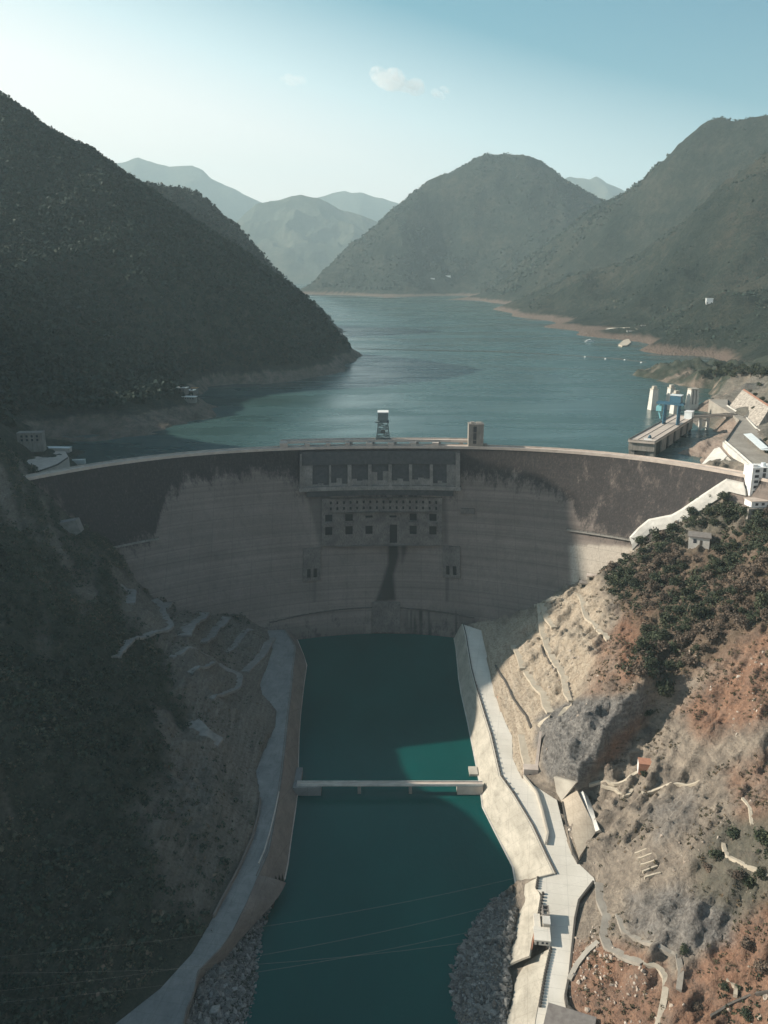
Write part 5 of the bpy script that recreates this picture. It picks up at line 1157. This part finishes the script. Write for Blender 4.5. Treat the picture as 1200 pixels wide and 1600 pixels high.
farpatch([(966,540),(974,533),(982,531),(986,536),(980,541),(972,542)], 'boat_ramp', MT['path'], 'pale tan ramp at the waterline of the far right shore', 'ramp')
# boats, floats and the boom
p = atz(921, 534, LAKE); bo = empty('boat', tuple(p), 'white ferry boat on the reservoir off the far right shore', 'boat')
m = MB(); L_ = 13; hull = [(-L_, -3), (L_*.7, -3.4), (L_*1.1, 0), (L_*.7, 3.4), (-L_, 3)]; m.prism([(p[0]+u, p[1]+v) for u, v in hull], LAKE-.5, LAKE+2.5); part(m, 'hull', MT['paint'], bo)
m = MB(); m.box(p[0]-8, p[0]+5, p[1]-2.6, p[1]+2.6, LAKE+2.5, LAKE+5.5); m.box(p[0]-2, p[0]+3, p[1]-2, p[1]+2, LAKE+5.5, LAKE+7.5); cbn = part(m, 'cabin', MT['paint'], bo)
m = MB()
for u in (-6, -3, 0): m.box(p[0]+u, p[0]+u+1.8, p[1]-2.75, p[1]-2.58, LAKE+3.4, LAKE+4.8)
part(m, 'window', MT['glass'], cbn)
pts = [atz(px, py, LAKE+.3) for px, py in ((556,545),(600,546),(680,547.5),(760,549),(830,552),(900,556),(960,560),(1010,566))]
m = MB(); m.tube([tuple(q) for q in resample(pts, 40)], .7, 6); tag(m.build('boom', MT['line'], loc=tuple(pts[0])), 'thin dark floating boom stretched across the reservoir', 'boom')
fl = None
for k, (px, py) in enumerate(((914,558),(946,561),(976,563),(1002,567))):
    p = atz(px, py, LAKE)
    if fl is None:
        m = MB(); m.tube([(p[0], p[1], LAKE-1), (p[0], p[1], LAKE+1.2), (p[0], p[1], LAKE+2.6)], [2.2, 2.2, .6], 10); fl = m.build('buoy', MT['paint'], loc=tuple(p)); o = fl
    else:
        o = fl.copy(); COL.objects.link(o); o.location = tuple(p)
    tag(o, 'white buoy in the line off the far right shore', 'buoy', 'white buoys on the reservoir')
# bollards along the edge of the terrace
bol = None
for seg, n in (([(839,1373),(837,1388)], 5), ([(847,1397),(841,1433)], 8), ([(859,1483),(850,1523),(842,1572)], 20)):
    P = resample([(*atz(px, py, TZ)[:2],) for px, py in seg], n)
    for q in P:
        if bol is None:
            m = MB(); m.box(-.7, .7, -.9, .9, 0, 1.1); m.box(-.45, .45, -.6, .6, 1.1, 1.5); bol = m.build('bollard', MT['line']); o = bol
        else:
            o = bol.copy(); COL.objects.link(o)
        o.location = (q[0]+.6, q[1], TZ); tag(o, 'short dark bollard in the row along the edge of the lower terrace', 'bollard', 'bollards along the lower terrace edge')
# railing posts on the parapet of the right terrace
P = resample(RO[3:8], 26); post = None
for q in P:
    if post is None:
        m = MB(); m.box(-.5, .5, -.6, .6, 0, .5); m.box(-.7, .7, -.8, .8, .5, .75); post = m.build('parapet_post', MT['line']); o = post
    else:
        o = post.copy(); COL.objects.link(o)
    o.location = (q[0]+1.2, q[1], TZ+1.1); tag(o, 'stubby dark post on the parapet of the right terrace', 'post', 'posts on the terrace parapet')
# two tar drums by the slope, power cables
for k, (px, py) in enumerate(((779.5, 1093), (789, 1091))):
    p = atz(px, py, TZ); m = MB(); m.tube([(p[0]-1.3, p[1], TZ+1.6), (p[0]+1.3, p[1], TZ+1.6)], 1.6, 10); tag(m.build('drum', MT['brick'], loc=tuple(p)), ['rusty drum lying on the white terrace, nearer the pool', 'rusty drum lying against the excavated slope'][k], 'drum')
for k, ((x0, y0), (x1, y1), Y0) in enumerate((((0,1560),(690,1424),262), ((0,1578),(690,1455),258), ((0,1506),(690,1387),275), ((0,1532),(690,1467),262))):
    A0, A1 = aty(x0, y0, Y0), aty(x1, y1, Y0+55); d_ = A1-A0; pts = [A0+d_*t-np.array([0, 0, 14*(1-(2*(t+.2)/1.9-1)**2)-9]) for t in np.linspace(-.2, 1.7, 30)]
    m = MB(); m.tube([tuple(q) for q in pts], .018, 5); tag(m.build('power_cable', MT['cable'], loc=tuple(pts[0])), ['second lowest power cable crossing the gorge in the foreground', 'lowest power cable crossing the gorge in the foreground', 'topmost power cable crossing the gorge in the foreground', 'third power cable from the bottom, flattest across the gorge'][k], 'power cable', 'power cables across the gorge')
# ------------------------------------------------------------------ vegetation and loose rock
def leaf_cloud(cen, rads, n, size, rng, flat=.8, tint=None, tj=.18, shell=.45):
    """cen (N,3), rads (N,3); n leaves each; returns verts, quads, tint per quad"""
    N_ = len(cen); k = N_*n
    d = rng.normal(size=(k, 3)); d /= np.linalg.norm(d, axis=1)[:, None]
    r = shell+(1-shell)*rng.random(k)**.6
    c = np.repeat(cen, n, 0)+d*r[:, None]*np.repeat(rads, n, 0)
    nr = d*.7+rng.normal(size=(k, 3))*.55+np.array([0, 0, .35]); nr /= np.linalg.norm(nr, axis=1)[:, None]
    t = np.cross(nr, rng.normal(size=(k, 3))); t /= np.linalg.norm(t, axis=1)[:, None]+1e-9; b = np.cross(nr, t)
    s = np.repeat(size, n)*(.6+.8*rng.random(k)) if hasattr(size, '__len__') else size*(.6+.8*rng.random(k))
    t *= s[:, None]*.5; b *= (s*(.55+.4*rng.random(k)))[:, None]*.5
    V = np.stack([c-t-b*.6, c+t*.4-b, c+t+b*.5, c-t*.3+b], 1).reshape(-1, 3)
    Qf = np.arange(4*k).reshape(k, 4)
    tn = (np.repeat(tint, n) if tint is not None else np.full(k, .5))+tj*rng.normal(size=k)
    return V, Qf, np.clip(tn, 0, 1)
def mass(name, cen, rads, n, size, mat, label, tint, seed, flat=.8):
    rng = np.random.default_rng(seed); V, Qf, t = leaf_cloud(cen, rads, n, size, rng, flat, tint)
    o = raw_mesh(name, V, Qf, MT[mat], attrs=[('tint', 'FACE', 'FLOAT', t)]); tag(o, label, kind='stuff'); return o
def scatter(n, x0, x1, y0, y1, cond, seed, hf=None):
    rng = np.random.default_rng(seed); x = rng.uniform(x0, x1, n); y = rng.uniform(y0, y1, n); z = (hf or Hz)(x, y)
    px, py = proj(x, y, z); k = cond(x, y, z, px, py) & (px > -60) & (px < 1260) & (py > -60) & (py < 1680)
    return x[k], y[k], z[k], px[k], py[k], rng
def apoly(px, py, *polys):
    r = np.zeros(px.shape, bool)
    for p in polys: r |= inpoly(px, py, p)
    return r
VEGL = lambda x, y: np.interp(0, [0], [0])
Vg = A['veg']
def samp(arr, x, y):
    i = np.clip(np.searchsorted(GX, x)-1, 0, len(GX)-1); j = np.clip(np.searchsorted(GY, y)-1, 0, len(GY)-1); return arr[j, i]
# A  forest of the left mountain
x, y, z, px, py, rng = scatter(34000, -1250, -40, 1010, 2080, lambda x, y, z, px, py: (z > 203) & (py < 720), 101)
r = rng.uniform(4, 8, len(x)); tn = np.clip(.45+.30*fbm(x, y, 90, 3, 4)+.08*rng.normal(size=len(x)), 0, 1)
mass('forest', np.stack([x, y, z+r*.5], 1), np.stack([r, r, r*1.1], 1), 11, r*.95, 'leaff', 'dark green forest covering the left mountain', tn, 1)
x, y, z, px, py, rng = scatter(9000, -1000, -40, 2080, 3150, lambda x, y, z, px, py: (z > 205) & (py < 520), 102)
r = rng.uniform(6, 10, len(x)); tn = np.clip(.5+.2*rng.normal(size=len(x)), 0, 1)
mass('forest', np.stack([x, y, z+r*.5], 1), np.stack([r, r, r*1.1], 1), 8, r*1.0, 'leaff', 'forest on the ridge behind the left mountain', tn, 2)
# B  shrubs of the shaded left slope
x, y, z, px, py, rng = scatter(30000, -480, -75, 190, 860, lambda x, y, z, px, py: (py > 640) & (samp(Vg, x, y)*(.75+.5*fbm(x, y, 35, 3, 8)) > np.random.default_rng(5).random(len(x))*.95) & (z > TZ+2) & ~inpoly(x, y, L_TERR), 103)
r = (1.0+2.0*rng.random(len(x))**1.5+2.0*rng.random(len(x))**9)*(1+.35*fbm(x, y, 50, 2, 3)); tn = np.clip(.40+.40*fbm(x, y, 45, 4, 14)+.08*rng.normal(size=len(x)), 0, 1)
mass('shrubs', np.stack([x, y, z+r*.35], 1), np.stack([r, r, r*.8], 1), 24, r*.6, 'leafs', 'dense dark shrubs covering the shaded left slope', tn, 3)
# small growth on the exposed left rock
x, y, z, px, py, rng = scatter(5000, -330, -75, 300, 860, lambda x, y, z, px, py: (py > 880) & (samp(Vg, x, y) < .6) & (z > TZ+3) & (fbm(x, y, 30, 3, 6) > .02), 104)
r = rng.uniform(.6, 1.7, len(x)); mass('scrub', np.stack([x, y, z+r*.3], 1), np.stack([r, r, r*.7], 1), 12, r*.8, 'leafs', 'sparse scrub on the exposed rock of the left bank', np.clip(.6+.25*rng.normal(size=len(x)), 0, 1), 4)
# C  wood on the lit right spur
WOOD = [(940,893),(1000,842),(1042,815),(1085,788),(1122,768),(1150,772),(1210,800),(1210,965),(1150,985),(1110,1020),(1075,1045),(1040,1062),(985,1068),(972,1050),(1010,985),(985,950),(955,928)]
WOOD2 = [(1128,1290),(1150,1285),(1210,1290),(1210,1345),(1165,1345),(1150,1400),(1120,1400),(1085,1360),(1090,1335),(1130,1330)]
WOOD3 = [(1120,1500),(1210,1440),(1210,1620),(1090,1620),(1120,1560)]
HUTP = [(1060,872),(1062,840),(1072,826),(1118,826),(1122,868),(1100,878)]
OFFP = [(1140,770),(1160,765),(1210,765),(1210,800),(1160,806)]
def clear(px, py): return ~apoly(px, py, HUTP, OFFP)
x, y, z, px, py, rng = scatter(16000, 100, 480, 280, 850, lambda x, y, z, px, py: apoly(px, py, WOOD) & clear(px, py) & (fbm(x, y, 26, 3, 12) > -.27+.12*np.random.default_rng(2).random(len(x))), 105)
r = rng.uniform(1.4, 4.0, len(x)); tn = np.clip(.42+.3*fbm(x, y, 25, 3, 21)+.15*rng.normal(size=len(x)), 0, 1); gsel = fbm(x, y, 38, 3, 33)+.25*rng.normal(size=len(x)) > -.12
for s_, mt, lb2 in ((gsel, 'leaf', 'green undergrowth in the wood on the right spur'), (~gsel, 'leafb', 'dry brown undergrowth in the wood on the right spur')):
    mass('undergrowth', np.stack([x, y, z+r*.4], 1)[s_], np.stack([r, r, r*.85], 1)[s_], 34, (r*.48)[s_], mt, lb2, tn[s_], 5)
x, y, z, px, py, rng = scatter(16000, 90, 420, 250, 800, lambda x, y, z, px, py: (DRs(x, y) > 5) & (py > 1000) & (fbm(x, y, 22, 4, 15)+.5*samp(A['red'], x, y)-.5*samp(A['greyrock'], x, y)-.8*samp(A['cut'], x, y) > .13+.25*np.random.default_rng(9).random(len(x))) , 106) if False else (None,)*6
def distTerr(x, y): return polydist(x, y, R_TERR, True)
x, y, z, px, py, rng = scatter(17000, 90, 420, 250, 800, lambda x, y, z, px, py: (py > 990) & (distTerr(x, y) > 6) & ~inpoly(x, y, R_TERR) & (z > TZ+1) & (fbm(x, y, 22, 4, 15)+.45*samp(A['red'], x, y)-.5*samp(A['greyrock'], x, y)-.7*samp(A['cut'], x, y) > .05+.3*np.random.default_rng(9).random(len(x))), 106)
r = rng.uniform(.45, 1.5, len(x)); tn = np.clip(.45+.3*rng.normal(size=len(x)), 0, 1)
mass('scrub', np.stack([x, y, z+r*.3], 1), np.stack([r, r, r*.75], 1), 14, r*.75, 'scrub', 'low dry scrub dotted over the right slope', tn, 6)
x, y, z, px, py, rng = scatter(6000, 90, 420, 220, 520, lambda x, y, z, px, py: apoly(px, py, WOOD2, WOOD3) & (fbm(x, y, 18, 3, 19) > .0), 107)
r = rng.uniform(.7, 2.0, len(x)); mass('undergrowth', np.stack([x, y, z+r*.4], 1), np.stack([r, r, r*.8], 1), 18, r*.7, 'leaf', 'green bushes in the gullies of the lower right slope', np.clip(.5+.22*rng.normal(size=len(x)), 0, 1), 7)
x, y, z, px, py, rng = scatter(14000, 95, 480, 280, 850, lambda x, y, z, px, py: (py < 1130) & (px > 900) & ~apoly(px, py, HUTP, OFFP) & (polydist(px, py, WOOD, True) < 10+55*np.random.default_rng(3).random(len(x))**2.2) & (fbm(x, y, 20, 3, 44) > -.1), 109)
r = rng.uniform(.7, 2.3, len(x)); mass('scrub', np.stack([x, y, z+r*.35], 1), np.stack([r, r, r*.8], 1), 20, r*.6, 'scrub', 'brown scrub thinning out around the wood on the right spur', np.clip(.45+.25*rng.normal(size=len(x)), 0, 1), 9)
# F  scrub of the far hills
x, y, z, px, py, rng = scatter(26000, -200, 2600, 1750, 4800, lambda x, y, z, px, py: (z > 206) & (fbm(x, y, 130, 4, 51) > -.12), 108, Hf)
r = rng.uniform(3.5, 8, len(x)); mass('forest', np.stack([x, y, z+r*.4], 1), np.stack([r, r, r], 1), 7, r*1.05, 'leaff', 'scattered trees on the hills right of the reservoir', np.clip(.55+.3*fbm(x, y, 200, 3, 6)+.18*rng.normal(size=len(x)), 0, 1), 8)

x, y, z, px, py, rng = scatter(30000, -700, 2200, 4800, 7100, lambda x, y, z, px, py: (z > 210) & (fbm(x, y, 220, 4, 53) > -.15), 118, Hf)
r = rng.uniform(7, 14, len(x)); mass('forest', np.stack([x, y, z+r*.3], 1), np.stack([r, r, r*.9], 1), 6, r*1.1, 'leaff', 'woods on the round hill and the ridge behind it', np.clip(.5+.3*fbm(x, y, 300, 3, 6)+.2*rng.normal(size=len(x)), 0, 1), 18)
# individual trees: one prototype of each kind, then copies
def tree_proto(name, r, h, mat, seed, nl=560, blobs=7, lsz=.29):
    rng = np.random.default_rng(seed); root = bpy.data.objects.new(name, None); COL.objects.link(root)
    m = MB(); pts = [(0, 0, -1.0), (.08*r, 0, h*.2), (-.05*r, .06*r, h*.5), (.04*r, .1*r, h*.72)]; m.tube(pts, [.09*r, .075*r, .05*r, .025*r], 7)
    for k in range(5):
        a = k*2.4+seed; z0 = h*(.25+.09*k); m.tube([(0, 0, z0), (.35*r*math.cos(a), .35*r*math.sin(a), z0+.14*h), (.62*r*math.cos(a), .62*r*math.sin(a), z0+.22*h)], [.045*r, .03*r, .014*r], 5)
    tr = m.build('trunk', MT['bark'], root, True)
    cen = []; rd = []
    for k in range(blobs):
        a = rng.uniform(0, 6.28); q = rng.uniform(.15, .62)*r if k else 0; zz = h*rng.uniform(.38, .80) if k else h*.68
        cen.append((q*math.cos(a), q*math.sin(a), zz)); s_ = rng.uniform(.34, .52)*r; rd.append((s_, s_, s_*rng.uniform(.7, .95)))
    V, Qf, t = leaf_cloud(np.array(cen), np.array(rd), nl//blobs, lsz*r*.62, rng, tint=np.clip(.5+.16*rng.normal(size=blobs), 0, 1), tj=.14, shell=.5)
    raw_mesh('crown', V, Qf, MT[mat], root, attrs=[('tint', 'FACE', 'FLOAT', t)])
    return root
PROTO = {}
def plant(name, mat, variants, x, y, z, s, label, group=None, sx=1.0, rng=random.Random(3)):
    v = rng.randrange(variants); key = (name, mat, v)
    if key not in PROTO:
        PROTO[key] = tree_proto(name, 1.0, {'broadleaf_tree': 1.55, 'dry_tree': 1.5, 'bush': 1.15}[name], mat, 11+7*v+len(name), blobs=9 if name != 'bush' else 6); o = PROTO[key]
    else:
        src = PROTO[key]; o = src.copy(); COL.objects.link(o)
        for ch in list(src.children):
            c = ch.copy(); COL.objects.link(c); c.parent = o
    o.location = (x, y, z); o.rotation_euler = (0, 0, rng.uniform(0, 6.28)); q = rng.uniform(.85, 1.2); o.scale = (s*sx, s*sx, s*q)
    return tag(o, label, 'bush' if name == 'bush' else 'tree', group)
rr = random.Random(21)
def poisson(poly, n, dmin, seed, lo=230, hi=1100):
    r2 = random.Random(seed); out = []; xs_ = [p[0] for p in poly]; ys_ = [p[1] for p in poly]; tries = 0
    while len(out) < n and tries < n*60:
        tries += 1; px, py = r2.uniform(min(xs_), max(xs_)), r2.uniform(min(ys_), max(ys_))
        if not inpoly(np.array([px]), np.array([py]), poly)[0] or not clear(np.array([px]), np.array([py]))[0]: continue
        if any((px-a)**2+(py-b)**2 < dmin*dmin for a, b, _ in out): continue
        out.append((px, py, None))
    return [(px, py, hit(px, py, lo, hi)) for px, py, _ in out]
for px, py, p in poisson(WOOD, 185, 9, 5):
    g = fbm(np.array([p[0]]), np.array([p[1]]), 38, 3, 33)[0]+rr.gauss(0, .2) > -.16
    zone = ('at the top of the wood, around the white hut' if py < 880 else 'in the middle of the wood on the right spur' if py < 965 else 'at the lower edge of the wood, above the grey cliff')
    s = rr.choice((3.4, 4.4, 5.2, 6.2, 7.4, 8.6))*rr.uniform(.9, 1.1)
    if g: plant('broadleaf_tree', 'leaf', 4, p[0], p[1], p[2]-.6, s, 'leafy green tree '+zone, 'green trees of the wood on the right spur')
    else: plant('dry_tree', 'leafb', 4, p[0], p[1], p[2]-.6, s*.95, 'brown half bare tree '+zone, 'brown trees of the wood on the right spur')
for px, py, s, nm, mt, lb2 in ((1035,1088,10.5,'bush','leaf','big round dark bush standing alone right of the grey cliff'), (1012,1118,5,'bush','leaf','small bush below the big round bush by the cliff'), (1143,1312,6.0,'broadleaf_tree','leaf','dark green tree at the upper left of the lower clump'),
        (1188,1318,7.0,'broadleaf_tree','leaf','broad yellow green tree above the looping footpath'), (1122,1345,5.5,'bush','leaf','bush left of the bend of the footpath, by a boulder'), (1105,1362,4.5,'bush','leafb','brown bush at the left tip of the lower clump'),
        (1150,1372,5.0,'dry_tree','leafb','bare brown tree below the looping footpath'), (1168,1388,5.5,'broadleaf_tree','leaf','green tree at the lower end of the lower clump'), (1185,1372,4.6,'bush','leaf','bush right of the lower clump under the footpath'),
        (1066,1487,3.6,'bush','leaf','bush on the track below the grey rock'), (1005,1212,3.6,'bush','leaf','bush in front of the red brick house'), (1165,1480,5.0,'dry_tree','leafb','dry tree on the red slope right of the grey rock'), (1190,1520,5.0,'dry_tree','leafb','dry tree near the right edge of the red slope'),
        (1130,1545,3.6,'bush','leaf','green bush beside the dark wall at the bottom right'), (1090,1575,3.4,'bush','leafb','brown bush left of the dark wall at the bottom right'), (1165,1590,4.2,'bush','leaf','green bush right of the dark wall at the bottom right')):
    p = hit(px, py, 230, 1100); plant(nm, mt, 3, p[0], p[1], p[2]-.5, s, lb2)
for k, (px, py) in enumerate(((1098,590),(1108,584),(1118,588),(1126,582),(1134,586),(1143,590),(1150,584),(1158,588),(1166,583),(1172,590),(1180,585),(1188,592),(1195,586),(1120,578),(1140,577),(1160,576),(1182,578))):
    p = hit(px, py, 1000, 1900); plant('broadleaf_tree', 'leaf', 4, p[0], p[1], p[2]-.6, rr.uniform(8, 12), 'dark tree on the rocky knoll above the slotted pier', 'trees on the rocky knoll')
for k, (px, py) in enumerate(((1172,612),(1180,618),(1190,626),(1197,630),(1186,604),(1178,640),(1187,648),(1192,655),(1196,690),(1198,710))):
    p = hit(px, py, 700, 1700); plant('bush', 'leaf', 3, p[0], p[1], p[2]-.4, rr.uniform(3.5, 5.5), 'green bush on the cut slope around the ribbed shotcrete wall', 'bushes by the bank road')
# loose rock
ICO = None
def rocks(name, x, y, z, r, mat, label, seed):
    global ICO
    if ICO is None:
        bm = bmesh.new(); bmesh.ops.create_icosphere(bm, subdivisions=1, radius=1); bm.verts.ensure_lookup_table(); ICO = (np.array([v.co[:] for v in bm.verts]), np.array([[v.index for v in f.verts] for f in bm.faces])); bm.free()
    rng = np.random.default_rng(seed); n = len(x); V0, F0 = ICO; k = len(V0)
    sc = r[:, None, None]*rng.uniform(.55, 1.2, (n, 1, 3)); a = rng.uniform(0, 6.28, n)
    V = V0[None]*(1+.28*rng.normal(size=(n, k, 1)))*sc; c, s_ = np.cos(a)[:, None], np.sin(a)[:, None]
    V = np.stack([V[..., 0]*c-V[..., 1]*s_, V[..., 0]*s_+V[..., 1]*c, V[..., 2]], -1)+np.stack([x, y, z], -1)[:, None, :]
    F_ = (F0[None]+(np.arange(n)*k)[:, None, None]).reshape(-1, 3)
    o = raw_mesh(name, V.reshape(-1, 3), F_, MT[mat], attrs=[('tint', 'FACE', 'FLOAT', np.repeat(rng.random(n), len(F0)))]); tag(o, label, kind='stuff'); return o
def rock_mat(name, a, b, c):
    m_, t_, p_ = new_mat(name); N = NT(t_); q = N.ramp(N.attr('tint').outputs['Fac'], [(0, a), (.6, b), (1, c)])
    q = N.mix(.5, q, N.ramp(N.noise(N.pos(), 1.2, 4, .7), [(.3, a), (.7, c)])); N.l(q, p_.inputs['Base Color']); p_.inputs['Roughness'].default_value = .9; return m_
MT['rubble'] = rock_mat('grey_rubble', (.04, .040, .040), (.115, .112, .106), (.36, .35, .33))
MT['rubbleb'] = rock_mat('pale_rubble', (.20, .15, .115), (.38, .31, .25), (.60, .54, .47))
for poly, n, lb2, sd in ((RUB_R, 16000, 'grey rubble bank between the river and the lower right terrace', 1), (RUB_L, 14000, 'grey rubble bank between the river and the left road', 2)):
    q = np.array(poly); rng = np.random.default_rng(sd); x = rng.uniform(q[:, 0].min(), q[:, 0].max(), n); y = rng.uniform(max(q[:, 1].min(), 300), q[:, 1].max(), n); k = inpoly(x+4*fbm(x, y, 9, 3, 2), y+4*fbm(x, y, 9, 3, 7), poly); x, y = x[k], y[k]; z = Hz(x, y)
    r = (.25+.8*rng.random(len(x))**4+2.0*rng.random(len(x))**12)*(1+.5*fbm(x, y, 16, 2, 4)); rocks('rubble', x, y, z+.1, r, 'rubble', lb2, sd)
x, y, z, px, py, rng = scatter(9000, 95, 260, 250, 520, lambda x, y, z, px, py: apoly(px, py, [(890,1470),(935,1440),(960,1485),(1030,1512),(1035,1600),(905,1600),(886,1560)]) & (fbm(x, y, 14, 3, 8) > -.05) & ~inpoly(x, y, R_TERR), 120)
rocks('rubble', x, y, z, .25+1.1*rng.random(len(x))**3, 'rubbleb', 'pale stones littering the slope beside the lower terrace', 5)
x, y, z, px, py, rng = scatter(5000, 95, 400, 250, 760, lambda x, y, z, px, py: (py > 1000) & (px > 850) & ~inpoly(x, y, R_TERR) & (fbm(x, y, 25, 3, 18) > .12), 121)
rocks('boulders', x, y, z, .3+1.5*rng.random(len(x))**4, 'rubbleb', 'loose boulders on the right slope', 6)
# clouds far off, above the haze
def cloud(pxc, pyc, wpx, hpx, dist, dens, label, seed, tilt=0):
    c = aty(pxc, pyc, dist); k = dist/F_PX; W_, H_ = wpx*k, hpx*k; rng = np.random.default_rng(seed)
    bm = bmesh.new()
    for i in range(16):
        u = rng.uniform(-1, 1); s_ = (1-.75*abs(u))*rng.uniform(.55, 1.0)*H_*.42
        mt = Matrix.Translation((u*W_*.46, rng.uniform(-.3, .3)*H_, -u*tilt*H_+rng.uniform(-.12, .2)*H_)) @ Matrix.Diagonal((s_*1.5, s_*1.3, s_, 1))
        bmesh.ops.create_icosphere(bm, subdivisions=2, radius=1, matrix=mt)
    me = bpy.data.meshes.new('cloud'); bm.to_mesh(me); bm.free(); o = bpy.data.objects.new('cloud', me); COL.objects.link(o); o.location = tuple(c)
    rm = o.modifiers.new('join', 'REMESH'); rm.mode = 'VOXEL'; rm.voxel_size = H_*.06
    m_ = bpy.data.materials.new('cloud'); m_.use_nodes = True; t_ = m_.node_tree; t_.nodes.remove(t_.nodes['Principled BSDF']); N = NT(t_)
    v = t_.nodes.new('ShaderNodeVolumePrincipled'); v.inputs['Color'].default_value = (1, .98, .97, 1); v.inputs['Anisotropy'].default_value = 0
    tcn = N.n('TexCoord'); ns = N.noise(tcn.outputs['Object'], 5.0/H_, 5, .6)
    N.l(N.math('MULTIPLY', N.ramp(ns, [(.36, (0, 0, 0)), (.62, (1, 1, 1))]), dens), v.inputs['Density']); t_.links.new(v.outputs[0], t_.nodes['Material Output'].inputs['Volume'])
    me.materials.append(m_); tag(o, label, 'cloud')
cloud(614, 126, 175, 34, 25500, .0030, 'small white wispy cloud right of centre in the blue sky', 4, .55)
cloud(459, 125, 40, 20, 26000, .0015, 'tiny faint cloud left of the wispy cloud', 9, .1)
